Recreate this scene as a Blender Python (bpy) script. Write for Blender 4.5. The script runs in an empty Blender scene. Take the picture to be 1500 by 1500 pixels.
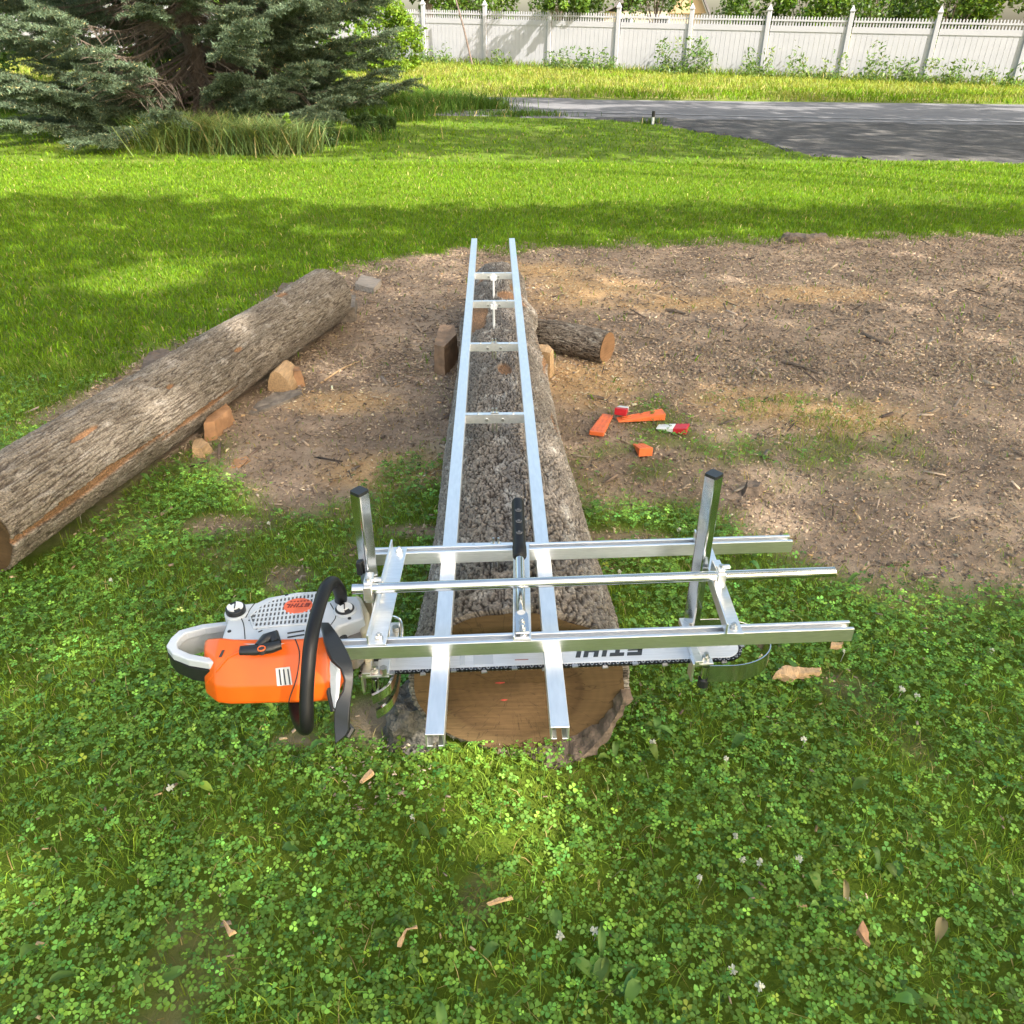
import bpy, math, random
import numpy as np
from mathutils import Vector, Matrix

random.seed(7); RNG = np.random.default_rng(7)
SC = bpy.context.scene
COL = SC.collection
R = math.radians

# ------------------------------------------------------------------ camera, sky, sun, exposure
CAM_H, FPX = 1.58, 1150.0
PITCH = math.atan(708 / FPX)
cd = bpy.data.cameras.new('camera'); cam = bpy.data.objects.new('camera', cd); COL.objects.link(cam)
cd.sensor_width = 36; cd.lens = FPX / 1500 * 36; cd.clip_start = 0.05; cd.clip_end = 600
cam.location = (0, 0, CAM_H); cam.rotation_euler = (math.pi / 2 - PITCH, 0, 0)
SC.camera = cam

SUN = Vector((0.55, -0.50, 0.67)).normalized()
w = bpy.data.worlds.new('World'); SC.world = w; w.use_nodes = True
nt = w.node_tree; bg = nt.nodes['Background']
sky = nt.nodes.new('ShaderNodeTexSky'); sky.sky_type = 'NISHITA'; sky.sun_disc = False
sky.sun_elevation = math.asin(SUN.z); sky.sun_rotation = math.atan2(SUN.x, SUN.y)
sky.air_density = 1.0; sky.dust_density = 3.5; sky.ozone_density = 1.0
wb = nt.nodes.new('ShaderNodeVectorMath'); wb.operation = 'MULTIPLY'; wb.inputs[1].default_value = (1.10, 1.02, .84)
nt.links.new(sky.outputs[0], wb.inputs[0]); nt.links.new(wb.outputs[0], bg.inputs[0]); bg.inputs[1].default_value = 0.15
ld = bpy.data.lights.new('sun', 'SUN'); ld.energy = 3.9; ld.angle = R(0.5); ld.color = (1, 0.95, 0.88)
lo = bpy.data.objects.new('sun', ld); COL.objects.link(lo)
lo.rotation_euler = SUN.to_track_quat('Z', 'Y').to_euler(); lo.location = (20, -20, 25)
SC.view_settings.view_transform = 'Standard'; SC.view_settings.look = 'None'
SC.view_settings.exposure = 1.75; SC.view_settings.gamma = 1
SC.cycles.max_bounces = 7; SC.cycles.diffuse_bounces = 3; SC.cycles.glossy_bounces = 4
SC.cycles.transmission_bounces = 4; SC.cycles.use_denoising = True
SC.cycles.sample_clamp_indirect = 6

# ------------------------------------------------------------------ camera geometry used only to read positions off the photograph
CP, SP = math.cos(PITCH), math.sin(PITCH)
def px(x, y, z=0.0):
    a = (x - 750) / FPX; b = -(y - 750) / FPX
    d = (a, CP + b * SP, -SP + b * CP); t = (z - CAM_H) / d[2]
    return Vector((d[0] * t, d[1] * t, z))
def pxy(x, y, Y):
    a = (x - 750) / FPX; b = -(y - 750) / FPX
    d = (a, CP + b * SP, -SP + b * CP); t = Y / d[1]
    return Vector((d[0] * t, Y, CAM_H + d[2] * t))

# ------------------------------------------------------------------ noise
_perm = np.random.default_rng(3).permutation(512).astype(np.int64)
_perm = np.concatenate([_perm, _perm, _perm])
_g = np.random.default_rng(4).normal(size=(512, 3)); _g /= np.linalg.norm(_g, axis=1)[:, None]
def perlin(x, y, z=0.0):
    x, y, z = np.broadcast_arrays(np.asarray(x, float), np.asarray(y, float), np.asarray(z, float))
    xi, yi, zi = np.floor(x).astype(np.int64), np.floor(y).astype(np.int64), np.floor(z).astype(np.int64)
    xf, yf, zf = x - xi, y - yi, z - zi
    f = lambda t: t * t * t * (t * (t * 6 - 15) + 10)
    u, v, q = f(xf), f(yf), f(zf); out = 0
    for dx in (0, 1):
        for dy in (0, 1):
            for dz in (0, 1):
                h = _perm[(_perm[(_perm[(xi + dx) & 511] + yi + dy) & 511] + zi + dz) & 511]
                g = _g[h]
                n = g[..., 0] * (xf - dx) + g[..., 1] * (yf - dy) + g[..., 2] * (zf - dz)
                out = out + n * (u if dx else 1 - u) * (v if dy else 1 - v) * (q if dz else 1 - q)
    return out * 1.5
def fbm(x, y, z=0.0, o=4):
    s = 0; a = 1; t = 0
    for i in range(o):
        s = s + a * perlin(np.asarray(x) * 2**i + 17 * i, np.asarray(y) * 2**i - 9 * i, np.asarray(z) * 2**i); t += a; a *= .5
    return s / t
def sstep(a, b, x):
    t = np.clip((np.asarray(x, float) - a) / (b - a), 0, 1); return t * t * (3 - 2 * t)

# ------------------------------------------------------------------ mesh helpers
def link(name, me, mat=None, parent=None, smooth=False, bevel=0, seg=2):
    o = bpy.data.objects.new(name, me); COL.objects.link(o)
    if mat is not None: me.materials.append(mat)
    if parent is not None: o.parent = parent
    if smooth:
        me.polygons.foreach_set('use_smooth', np.ones(len(me.polygons), bool))
    if bevel:
        m = o.modifiers.new('bevel', 'BEVEL'); m.width = bevel; m.segments = seg; m.limit_method = 'ANGLE'; m.angle_limit = R(35)
        m.harden_normals = False
    return o
def np_mesh(name, V, faces, col=None, uv=None):
    """faces: list of (n,k) int arrays"""
    me = bpy.data.meshes.new(name)
    V = np.asarray(V, np.float32)
    me.vertices.add(len(V)); me.vertices.foreach_set('co', V.ravel())
    loops = np.concatenate([f.ravel() for f in faces]).astype(np.int32)
    tot = np.concatenate([np.full(len(f), f.shape[1], np.int32) for f in faces])
    start = np.concatenate([[0], np.cumsum(tot)[:-1]]).astype(np.int32)
    me.loops.add(len(loops)); me.loops.foreach_set('vertex_index', loops)
    me.polygons.add(len(tot)); me.polygons.foreach_set('loop_start', start)
    me.update(calc_edges=True)
    if col is not None:
        c = np.ones((len(V), 4), np.float32); c[:, :col.shape[1]] = col
        a = me.color_attributes.new('Col', 'FLOAT_COLOR', 'POINT'); a.data.foreach_set('color', c.ravel())
    if uv is not None:
        l = me.uv_layers.new(name='UVMap'); l.data.foreach_set('uv', np.asarray(uv, np.float32)[loops].ravel())
    me.validate()
    return me
class MB:
    def __init__(s): s.v = []; s.f = []
    def add(s, vs, fs):
        n = len(s.v); s.v += [tuple(v) for v in vs]; s.f += [tuple(i + n for i in f) for f in fs]
    def box(s, c, size, rz=0, mat=None):
        hx, hy, hz = [a / 2 for a in size]
        m = mat if mat is not None else Matrix.Rotation(rz, 3, 'Z')
        vs = [Vector(c) + m @ Vector((x * hx, y * hy, z * hz)) for z in (-1, 1) for x, y in ((-1, -1), (1, -1), (1, 1), (-1, 1))]
        s.add(vs, [(3, 2, 1, 0), (4, 5, 6, 7), (0, 1, 5, 4), (1, 2, 6, 5), (2, 3, 7, 6), (3, 0, 4, 7)])
        return s
    def prism(s, poly, z0, z1, inset=0):
        n = len(poly); cx = sum(p[0] for p in poly) / n; cy = sum(p[1] for p in poly) / n
        def zz(z, i): return z[i] if isinstance(z, (list, tuple)) else z
        k = 1 - inset
        vs = [(p[0], p[1], zz(z0, i)) for i, p in enumerate(poly)] + [(cx + (p[0] - cx) * k, cy + (p[1] - cy) * k, zz(z1, i)) for i, p in enumerate(poly)]
        s.add(vs, [tuple(range(n - 1, -1, -1)), tuple(range(n, 2 * n))] + [(i, (i + 1) % n, n + (i + 1) % n, n + i) for i in range(n)])
        return s
    def tube(s, pts, r, n=12, cap=True, flat=1.0):
        pts = [Vector(p) for p in pts]; N = len(pts); rs = r if isinstance(r, (list, tuple)) else [r] * N
        base = len(s.v); prev = None
        for i, p in enumerate(pts):
            t = (pts[min(i + 1, N - 1)] - pts[max(i - 1, 0)]).normalized()
            if prev is None:
                a = Vector((0, 0, 1)) if abs(t.z) < .9 else Vector((1, 0, 0))
                u = t.cross(a).normalized()
            else:
                u = (prev - t * prev.dot(t)).normalized()
            prev = u; v = t.cross(u)
            for k in range(n):
                a = 2 * math.pi * k / n
                s.v.append(tuple(p + (u * math.cos(a) + v * math.sin(a) * flat) * rs[i]))
        for i in range(N - 1):
            for k in range(n):
                a = base + i * n + k; b = base + i * n + (k + 1) % n
                s.f.append((a, b, b + n, a + n))
        if cap:
            s.f.append(tuple(base + k for k in range(n - 1, -1, -1))); s.f.append(tuple(base + (N - 1) * n + k for k in range(n)))
        return s
    def cyl(s, p0, p1, r, n=16): return s.tube([p0, p1], r, n)
    def profile(s, prof, p0, p1, up=(0, 0, 1)):
        """extrude a closed 2D profile (side, up) from p0 to p1"""
        p0, p1 = Vector(p0), Vector(p1); d = (p1 - p0).normalized(); u = Vector(up); side = d.cross(u).normalized(); u = side.cross(d)
        n = len(prof)
        vs = [p + side * a + u * b for p in (p0, p1) for a, b in prof]
        s.add(vs, [tuple(range(n)), tuple(range(2 * n - 1, n - 1, -1))] + [(i, n + i, n + (i + 1) % n, (i + 1) % n) for i in range(n)])
        return s
    def strip(s, A, B, th):
        """ribbon between two polylines, given thickness along its local normal"""
        A = [Vector(a) for a in A]; B = [Vector(b) for b in B]; N = len(A); base = len(s.v)
        for i in range(N):
            t = A[min(i + 1, N - 1)] + B[min(i + 1, N - 1)] - A[max(i - 1, 0)] - B[max(i - 1, 0)]
            nrm = t.cross(B[i] - A[i]).normalized() * th / 2
            s.v += [tuple(A[i] + nrm), tuple(B[i] + nrm), tuple(B[i] - nrm), tuple(A[i] - nrm)]
        for i in range(N - 1):
            for k in range(4):
                a = base + 4 * i + k; b = base + 4 * i + (k + 1) % 4
                s.f.append((a, b, b + 4, a + 4))
        s.f.append((base + 3, base + 2, base + 1, base)); e = base + 4 * (N - 1); s.f.append((e, e + 1, e + 2, e + 3))
        return s
    def build(s, name, mat, parent=None, smooth=False, bevel=0, seg=2, off=None):
        me = bpy.data.meshes.new(name); me.from_pydata(s.v, [], s.f); me.update()
        import bmesh
        bm = bmesh.new(); bm.from_mesh(me); bmesh.ops.recalc_face_normals(bm, faces=bm.faces); bm.to_mesh(me); bm.free()
        if off is not None: me.transform(Matrix.Translation(-Vector(off)))
        o = link(name, me, mat, parent, smooth, bevel, seg)
        if smooth:
            me.set_sharp_from_angle(angle=R(40))
        return o
def tag(o, label=None, cat=None, group=None, kind=None):
    if label: o['label'] = label
    if cat: o['category'] = cat
    if group: o['group'] = group
    if kind: o['kind'] = kind
    return o
def thing(name, label, cat, loc=(0, 0, 0), rz=0, group=None):
    o = bpy.data.objects.new(name, None); COL.objects.link(o); o.location = loc; o.rotation_euler = (0, 0, rz)
    o.empty_display_size = .05
    return tag(o, label, cat, group)
def smooth_path(pts, k=6):
    P = [Vector(p) for p in pts]; out = []
    for i in range(len(P) - 1):
        p0, p1, p2, p3 = P[max(i - 1, 0)], P[i], P[i + 1], P[min(i + 2, len(P) - 1)]
        for j in range(k):
            t = j / k
            out.append(.5 * ((2 * p1) + (p2 - p0) * t + (2 * p0 - 5 * p1 + 4 * p2 - p3) * t * t + (3 * p1 - p0 - 3 * p2 + p3) * t**3))
    out.append(P[-1]); return out

# ------------------------------------------------------------------ materials
def mat(name, col=(.5, .5, .5), rough=.5, metal=0, bump=0, bscale=60, var=0, vscale=8, spec=.5, coat=0, aniso=None):
    m = bpy.data.materials.new(name); m.use_nodes = True; t = m.node_tree; b = t.nodes['Principled BSDF']
    b.inputs['Base Color'].default_value = (*col, 1); b.inputs['Roughness'].default_value = rough
    b.inputs['Metallic'].default_value = metal; b.inputs['Specular IOR Level'].default_value = spec
    b.inputs['Coat Weight'].default_value = coat
    tc = t.nodes.new('ShaderNodeTexCoord')
    src = tc.outputs['Object']
    if aniso:
        mp = t.nodes.new('ShaderNodeMapping'); mp.inputs['Scale'].default_value = aniso
        t.links.new(src, mp.inputs[0]); src = mp.outputs[0]
    if var:
        n = t.nodes.new('ShaderNodeTexNoise'); n.inputs['Scale'].default_value = vscale; n.inputs['Detail'].default_value = 6
        t.links.new(src, n.inputs['Vector'])
        r = t.nodes.new('ShaderNodeMapRange'); r.inputs[1].default_value = .3; r.inputs[2].default_value = .7
        r.inputs[3].default_value = 1 - var; r.inputs[4].default_value = 1 + var
        t.links.new(n.outputs[0], r.inputs[0])
        mx = t.nodes.new('ShaderNodeVectorMath'); mx.operation = 'SCALE'; mx.inputs[0].default_value = col
        t.links.new(r.outputs[0], mx.inputs['Scale']); t.links.new(mx.outputs[0], b.inputs['Base Color'])
        r2 = t.nodes.new('ShaderNodeMapRange'); r2.inputs[1].default_value = .3; r2.inputs[2].default_value = .7
        r2.inputs[3].default_value = max(rough - .5 * var * rough, 0.02); r2.inputs[4].default_value = min(rough + .8 * var * rough, 1)
        t.links.new(n.outputs[0], r2.inputs[0]); t.links.new(r2.outputs[0], b.inputs['Roughness'])
    if bump:
        n = t.nodes.new('ShaderNodeTexNoise'); n.inputs['Scale'].default_value = bscale; n.inputs['Detail'].default_value = 8
        t.links.new(src, n.inputs['Vector'])
        bp = t.nodes.new('ShaderNodeBump'); bp.inputs['Strength'].default_value = bump; bp.inputs['Distance'].default_value = .01
        t.links.new(n.outputs[0], bp.inputs['Height']); t.links.new(bp.outputs[0], b.inputs['Normal'])
    return m
def leaf_mat(name, trans=.35, rough=.5, gloss=.25, tint=(1, 1, 1)):
    m = bpy.data.materials.new(name); m.use_nodes = True; t = m.node_tree; b = t.nodes['Principled BSDF']
    a = t.nodes.new('ShaderNodeAttribute'); a.attribute_name = 'Col'
    b.inputs['Roughness'].default_value = rough; b.inputs['Specular IOR Level'].default_value = gloss
    t.links.new(a.outputs[0], b.inputs['Base Color'])
    tr = t.nodes.new('ShaderNodeBsdfTranslucent')
    mx = t.nodes.new('ShaderNodeVectorMath'); mx.operation = 'MULTIPLY'; mx.inputs[1].default_value = (1.6, 1.5, .7)
    t.links.new(a.outputs[0], mx.inputs[0]); t.links.new(mx.outputs[0], tr.inputs[0])
    ms = t.nodes.new('ShaderNodeMixShader'); ms.inputs[0].default_value = trans
    t.links.new(b.outputs[0], ms.inputs[1]); t.links.new(tr.outputs[0], ms.inputs[2])
    t.links.new(ms.outputs[0], t.nodes['Material Output'].inputs[0])
    return m
def attr_mat(name, rough=.85, bump=.3, bscale=120, var=.25, vscale=40, aniso=None, spec=.3):
    m = mat(name, (.3, .3, .3), rough, 0, bump, bscale, var, vscale, spec, 0, aniso)
    t = m.node_tree; a = t.nodes.new('ShaderNodeAttribute'); a.attribute_name = 'Col'
    for n in t.nodes:
        if n.type == 'VECT_MATH': t.links.new(a.outputs[0], n.inputs[0])
    return m

M_ALU = mat('brushed_aluminium', (.91, .91, .91), .36, 1, .03, 8, .06, 12, aniso=(3, 20, 20))
M_ALUL = mat('mill_finish_aluminium', (.92, .92, .92), .42, 1, .03, 8, .05, 6, aniso=(20, 4, 20))
M_CHROME = mat('zinc_plated_steel', (.62, .63, .63), .14, 1, .02, 20, .15, 12)
M_BOLT = mat('bolt_steel', (.62, .62, .60), .3, 1, .05, 200, .2, 60)
M_BLACK = mat('black_rubber', (.008, .008, .009), .42, 0, .05, 300, .1, 40, spec=.35)
M_BLACKP = mat('black_plastic', (.016, .017, .019), .33, 0, .08, 700, .1, 30)
M_ORANGE = mat('orange_plastic', (.80, .125, .008), .32, 0, .03, 500, .06, 20, coat=.15)
M_GREY = mat('pale_grey_plastic', (.52, .55, .58), .4, 0, .04, 600, .07, 15)
M_BEIGE = mat('beige_tank_plastic', (.50, .45, .32), .45, 0, .03, 300, .1, 20)
M_DARK = mat('dark_inside', (.03, .032, .034), .7, 0, .1, 200, .2, 60)
M_BAR = mat('guide_bar_steel', (.74, .75, .77), .40, .45, .03, 30, .08, 12, aniso=(2, 30, 30))
M_CHAIN = mat('oiled_chain_steel', (.10, .10, .11), .32, 1, .1, 300, .3, 90)
M_TOOTH = mat('bright_cutter_steel', (.70, .70, .71), .4, .55)
M_LINK = mat('worn_link_steel', (.42, .42, .43), .35, .8)
M_PRINT = mat('dark_grey_print', (.035, .04, .045), .5)
M_WHITE = mat('white_plastic', (.75, .76, .76), .45, 0, .03, 200, .05, 20)
M_ORW = mat('orange_wedge_plastic', (.78, .165, .045), .55, 0, .25, 90, .14, 25)
M_REDW = mat('red_wedge_plastic', (.50, .018, .03), .5, 0, .1, 120, .12, 30)
M_WHW = mat('white_wedge_plastic', (.70, .71, .68), .55, 0, .1, 120, .10, 25)
M_BARK = attr_mat('bark', .92, .9, 220, .45, 150)
M_SOIL = attr_mat('chips', .85, .2, 200, .15, 60)
M_GRASS = leaf_mat('grass_blades', .34, .55, .14)
M_CLOVER = leaf_mat('clover_leaves', .26, .5, .28)
M_LEAF = leaf_mat('tree_leaves', .40, .45, .35)
M_NEEDLE = leaf_mat('spruce_needles', .12, .6, .25)
M_TWIG = mat('dead_twigs', (.15, .115, .088), .9, 0, .3, 60, .3, 9)
M_TRUNK = mat('trunk_bark', (.14, .105, .085), .95, 0, 1, 40, .35, 14, aniso=(3, 3, .7))
M_VINYL = mat('white_vinyl', (.385, .385, .415), .5, 0, .02, 30, .04, 3)

# ------------------------------------------------------------------ terrain
def terrain(x, y):
    x = np.asarray(x, float); y = np.asarray(y, float)
    t = np.clip((y - 9) / 22, 0, 1.15)
    s = np.where(t < 1, t * t * (3 - 2 * t) * .5 + t * .5, t * .5 + .5)
    lat = .42 - .019 * (np.clip(x, -14, 16) + 3.3)
    bump = .018 * fbm(x * .9, y * .9, 1.3, 3) * (1 - sstep(9, 15, y)) * sstep(-.6, .6, fbm(x * .3, y * .3, 8) + .8)
    bump = bump + .010 * fbm(x * 6, y * 6, 4.4, 3) * (1 - sstep(5, 8, y))
    return s * lat + bump
def gz(x, y): return float(terrain(x, y))
def on_ground(x, y):
    p = px(x, y, 0)
    for _ in range(6): p = px(x, y, gz(p.x, p.y))
    return p

def poly_sd(x, y, P):
    """signed distance, positive inside"""
    P = np.asarray(P); d = np.full(np.shape(x), 1e9); ins = np.zeros(np.shape(x), bool)
    for i in range(len(P)):
        a, b = P[i], P[(i + 1) % len(P)]; e = b - a
        t = np.clip(((x - a[0]) * e[0] + (y - a[1]) * e[1]) / (e @ e + 1e-9), 0, 1)
        d = np.minimum(d, np.hypot(x - a[0] - t * e[0], y - a[1] - t * e[1]))
        c = (a[1] > y) != (b[1] > y)
        with np.errstate(divide='ignore', invalid='ignore'):
            xs = e[0] * (y - a[1]) / (e[1] if e[1] else 1e-12) + a[0]
        ins ^= c & (x < xs)
    return np.where(ins, d, -d)
def P2(l): return np.array([[*px(a, b)[:2]] for a, b in l])
DIRT = P2([(1900, 338), (1300, 347), (1160, 350), (1000, 353), (870, 362), (800, 360), (690, 366), (590, 376), (520, 392), (430, 420), (300, 500), (190, 535), (100, 600),
           (60, 680), (150, 760), (260, 690), (330, 672), (375, 720), (425, 755), (470, 765), (520, 735), (590, 705), (660, 690), (760, 700), (850, 718), (960, 725), (1020, 735), (1100, 790), (1300, 850), (1500, 870), (1900, 900)])
THIN = P2([(840, 575), (1010, 560), (1320, 590), (1330, 740), (1180, 700), (1060, 690), (980, 730), (860, 720)])
SAW1 = [(850, 425, .80, .50), (1110, 590, .45, .30), (790, 398, .6, .35), (990, 445, .7, .22), (860, 560, .35, .45), (560, 690, .35, .2), (1230, 610, .5, .25), (500, 590, .35, .18), (1180, 430, .7, .25)]
BARE = [(425, 850, .10, .10), (560, 1055, .15, .11), (430, 1085, .08, .04), (330, 770, .2, .08), (880, 790, .25, .08), (620, 780, .2, .06), (400, 700, .2, .1)]
DRY = [(945, 1050, .14, .12), (420, 1095, .22, .10), (1215, 1070, .3, .10), (920, 830, .2, .1), (230, 900, .2, .1), (240, 1210, .15, .08), (1150, 1040, .2, .08), (930, 1250, .1, .05)]
def ell(x, y, L, nz):
    m = np.zeros(np.shape(x))
    for a, b, rx, ry in L:
        c = px(a, b); d = np.hypot((x - c.x) / rx, (y - c.y) / ry)
        m = np.maximum(m, 1 - sstep(.35, 1.15, d + nz * .5))
    return m
def masks(x, y):
    """dirt, sawdust cover of the ground at x, y"""
    nz = fbm(x * 3.1, y * 3.1, .7, 4)
    sd = poly_sd(x, y, DIRT)
    dirt = sstep(-.22, .22, sd + nz * .45)
    thin = sstep(-.1, .25, poly_sd(x, y, THIN) + nz * .3) * sstep(-.25, .25, fbm(x * 5, y * 5, 3.3, 3))
    dirt = dirt * (1 - .55 * thin)
    bare = ell(x, y, BARE, nz)
    scat = .8 * sstep(.22, .5, fbm(x * 2.3, y * 2.3, 9.1, 3)) * (y < 4)
    saw = ell(x, y, SAW1, nz) * sstep(-.5, .3, nz + .2)
    return np.clip(np.maximum(dirt, np.maximum(bare * .85, scat * .6)), 0, 1), np.clip(saw, 0, 1)

def axis(lo, a, b, hi, fine, grow=1.25):
    c = list(np.arange(a, b + 1e-6, fine)); s = fine; v = c[-1]
    while v < hi: s = min(s * grow, 25); v += s; c.append(v)
    s = fine; v = c[0]; pre = []
    while v > lo: s = min(s * grow, 25); v -= s; pre.append(v)
    return np.array(pre[::-1] + c)
xs = axis(-300, -4, 5, 300, .035); ys = axis(-60, .2, 8.6, 500, .035, 1.06)
X, Y = np.meshgrid(xs, ys); Z = terrain(X, Y)
nx_, ny_ = len(xs), len(ys)
idx = np.arange(nx_ * ny_).reshape(ny_, nx_)
F = np.stack([idx[:-1, :-1], idx[:-1, 1:], idx[1:, 1:], idx[1:, :-1]], -1).reshape(-1, 4)
dm, sm = masks(X.ravel(), Y.ravel())
near = 1 - sstep(8.8, 10.5, Y.ravel())
verge = sstep(20.5, 21.5, Y.ravel())
me = np_mesh('ground', np.stack([X.ravel(), Y.ravel(), Z.ravel()], 1), [F], np.stack([dm * near, sm * near, verge], 1))
M_GROUND = bpy.data.materials.new('lawn_and_soil'); M_GROUND.use_nodes = True
def ground_nodes(m):
    t = m.node_tree; N = t.nodes; L = t.links; b = N['Principled BSDF']; b.inputs['Roughness'].default_value = .95; b.inputs['Specular IOR Level'].default_value = .15
    a = N.new('ShaderNodeAttribute'); a.attribute_name = 'Col'; sp = N.new('ShaderNodeSeparateColor'); L.new(a.outputs[0], sp.inputs[0])
    tc = N.new('ShaderNodeTexCoord')
    def noise(sc, det=6, ro=.6):
        n = N.new('ShaderNodeTexNoise'); n.inputs['Scale'].default_value = sc; n.inputs['Detail'].default_value = det; n.inputs['Roughness'].default_value = ro
        L.new(tc.outputs['Object'], n.inputs['Vector']); return n.outputs[0]
    def ramp(f, stops):
        r = N.new('ShaderNodeValToRGB'); L.new(f, r.inputs[0])
        while len(r.color_ramp.elements) < len(stops): r.color_ramp.elements.new(.5)
        for e, (p, c) in zip(r.color_ramp.elements, stops): e.position = p; e.color = (*c, 1)
        return r.outputs[0]
    def mix(f, c1, c2):
        m_ = N.new('ShaderNodeMix'); m_.data_type = 'RGBA'; L.new(f, m_.inputs[0]); L.new(c1, m_.inputs[6]); L.new(c2, m_.inputs[7]); return m_.outputs[2]
    lawn = ramp(noise(1.1, 8), [(.30, (.075, .125, .012)), (.5, (.115, .165, .016)), (.68, (.18, .19, .04))])
    lawn2 = ramp(noise(22, 8, .7), [(.3, (.04, .08, .008)), (.7, (.14, .21, .02))])
    m0 = N.new('ShaderNodeMix'); m0.data_type = 'RGBA'; m0.inputs[0].default_value = .5; L.new(lawn, m0.inputs[6]); L.new(lawn2, m0.inputs[7])
    straw = ramp(noise(3, 8), [(.35, (.12, .13, .03)), (.62, (.30, .24, .10))])
    lawn3 = mix(sp.outputs[2], m0.outputs[2], straw)
    soil = ramp(noise(34, 10, .75), [(.26, (.12, .086, .060)), (.42, (.26, .19, .135)), (.56, (.39, .295, .21)), (.74, (.52, .41, .30))])
    soil2 = ramp(noise(2.2, 5), [(.38, (.17, .12, .085)), (.52, (.38, .27, .185)), (.66, (.60, .44, .30))])
    m1 = N.new('ShaderNodeMix'); m1.data_type = 'RGBA'; m1.inputs[0].default_value = .55; L.new(soil, m1.inputs[6]); L.new(soil2, m1.inputs[7])
    saw = ramp(noise(60, 8, .7), [(.3, (.40, .24, .12)), (.55, (.62, .40, .20)), (.75, (.74, .54, .31))])
    c = mix(sp.outputs[0], lawn3, m1.outputs[2]); c = mix(sp.outputs[1], c, saw); L.new(c, b.inputs['Base Color'])
    bp = N.new('ShaderNodeBump'); bp.inputs['Strength'].default_value = .7; bp.inputs['Distance'].default_value = .02
    L.new(noise(70, 8, .75), bp.inputs['Height']); L.new(bp.outputs[0], b.inputs['Normal'])
ground_nodes(M_GROUND)
tag(link('ground', me, M_GROUND, smooth=True), kind='structure')

# ------------------------------------------------------------------ road, gravel apron, white line
def sheet(name, P, m, lift, step=.3, dip=True):
    P = np.array([[p.x, p.y] for p in P]); import bmesh
    bm = bmesh.new()
    # dense strip fill: triangulate a grid clipped to the polygon
    x0, y0 = P.min(0); x1, y1 = P.max(0)
    me = bpy.data.meshes.new(name)
    vs = [bm.verts.new((a, b, 0)) for a, b in P]; f = bm.faces.new(vs)
    for ax, lo_, hi_ in ((0, x0, x1), (1, y0, y1)):
        v = lo_ + step
        while v < hi_:
            co = [0, 0, 0]; co[ax] = v; no = [0, 0, 0]; no[ax] = 1
            bmesh.ops.bisect_plane(bm, geom=bm.verts[:] + bm.edges[:] + bm.faces[:], plane_co=co, plane_no=no); v += step
    bmesh.ops.triangulate(bm, faces=bm.faces[:])
    for v in bm.verts: v.co.z = gz(v.co.x, v.co.y) + (-.03 if v.is_boundary and dip else lift)
    bmesh.ops.recalc_face_normals(bm, faces=bm.faces[:])
    bm.to_mesh(me); bm.free()
    return tag(link(name, me, m), kind='structure')
def asphalt(name, a, b, c, bump):
    m = mat(name, a, .9, 0, bump, 90, .25, 2.0, .3); t = m.node_tree; N = t.nodes; L = t.links
    n = N.new('ShaderNodeTexNoise'); n.inputs['Scale'].default_value = 2.2; n.inputs['Detail'].default_value = 12; n.inputs['Roughness'].default_value = .8
    tc = N.new('ShaderNodeTexCoord'); mp = N.new('ShaderNodeMapping'); mp.inputs['Scale'].default_value = (.8, 1.1, 1); L.new(tc.outputs['Object'], mp.inputs[0]); L.new(mp.outputs[0], n.inputs[0])
    r = N.new('ShaderNodeValToRGB'); r.color_ramp.elements[0].position = .36; r.color_ramp.elements[1].position = .66
    r.color_ramp.elements[0].color = (*a, 1); r.color_ramp.elements[1].color = (*c, 1); e = r.color_ramp.elements.new(.52); e.color = (*b, 1)
    L.new(n.outputs[0], r.inputs[0]); L.new(r.outputs[0], N['Principled BSDF'].inputs['Base Color']); return m
M_ROAD = asphalt('road_asphalt', (.12, .117, .118), (.15, .146, .147), (.185, .18, .178), .2)
M_APRON = asphalt('gravel_apron', (.035, .033, .031), (.075, .07, .066), (.17, .155, .13), .9)
G = on_ground
far_l, far_r = G(720, 143), G(1300, 151)
lin_l, lin_r = G(740, 163), G(1300, 176)
def ext(a, b, t): p = a + (b - a) * t; return p
road = [ext(far_l, far_r, -2.2), far_l, far_r, ext(far_l, far_r, 3), ext(lin_l, lin_r, 3) + Vector((0, -.9, 0)), lin_r + Vector((0, -1.1, 0)), lin_l + Vector((0, -1.1, 0)), ext(lin_l, lin_r, -2.2) + Vector((0, -.9, 0))]
sheet('road', road, M_ROAD, .012)
apron = [lin_l + Vector((0, -.5, 0)), ext(lin_l, lin_r, 1) + Vector((0, -.5, 0)), ext(lin_l, lin_r, 2.2) + Vector((0, -.5, 0)), G(1650, 250), G(1420, 238), G(1300, 236), G(1170, 229), G(1128, 214), G(1090, 205), G(1000, 191), G(940, 181), G(820, 172)]
sheet('gravel_apron', apron, M_APRON, .018)
w_ = Vector((0, .05, 0))
sheet('road_marking', [ext(lin_l, lin_r, -2) + w_, ext(lin_l, lin_r, 3) + w_, ext(lin_l, lin_r, 3) - w_, ext(lin_l, lin_r, -2) - w_], mat('road_paint', (.30, .295, .29), .8, 0, .2, 60, .25, 5), .022, dip=False)
ROADP = np.array([[p.x, p.y] for p in road]); APRONP = np.array([[p.x, p.y] for p in apron])

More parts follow.
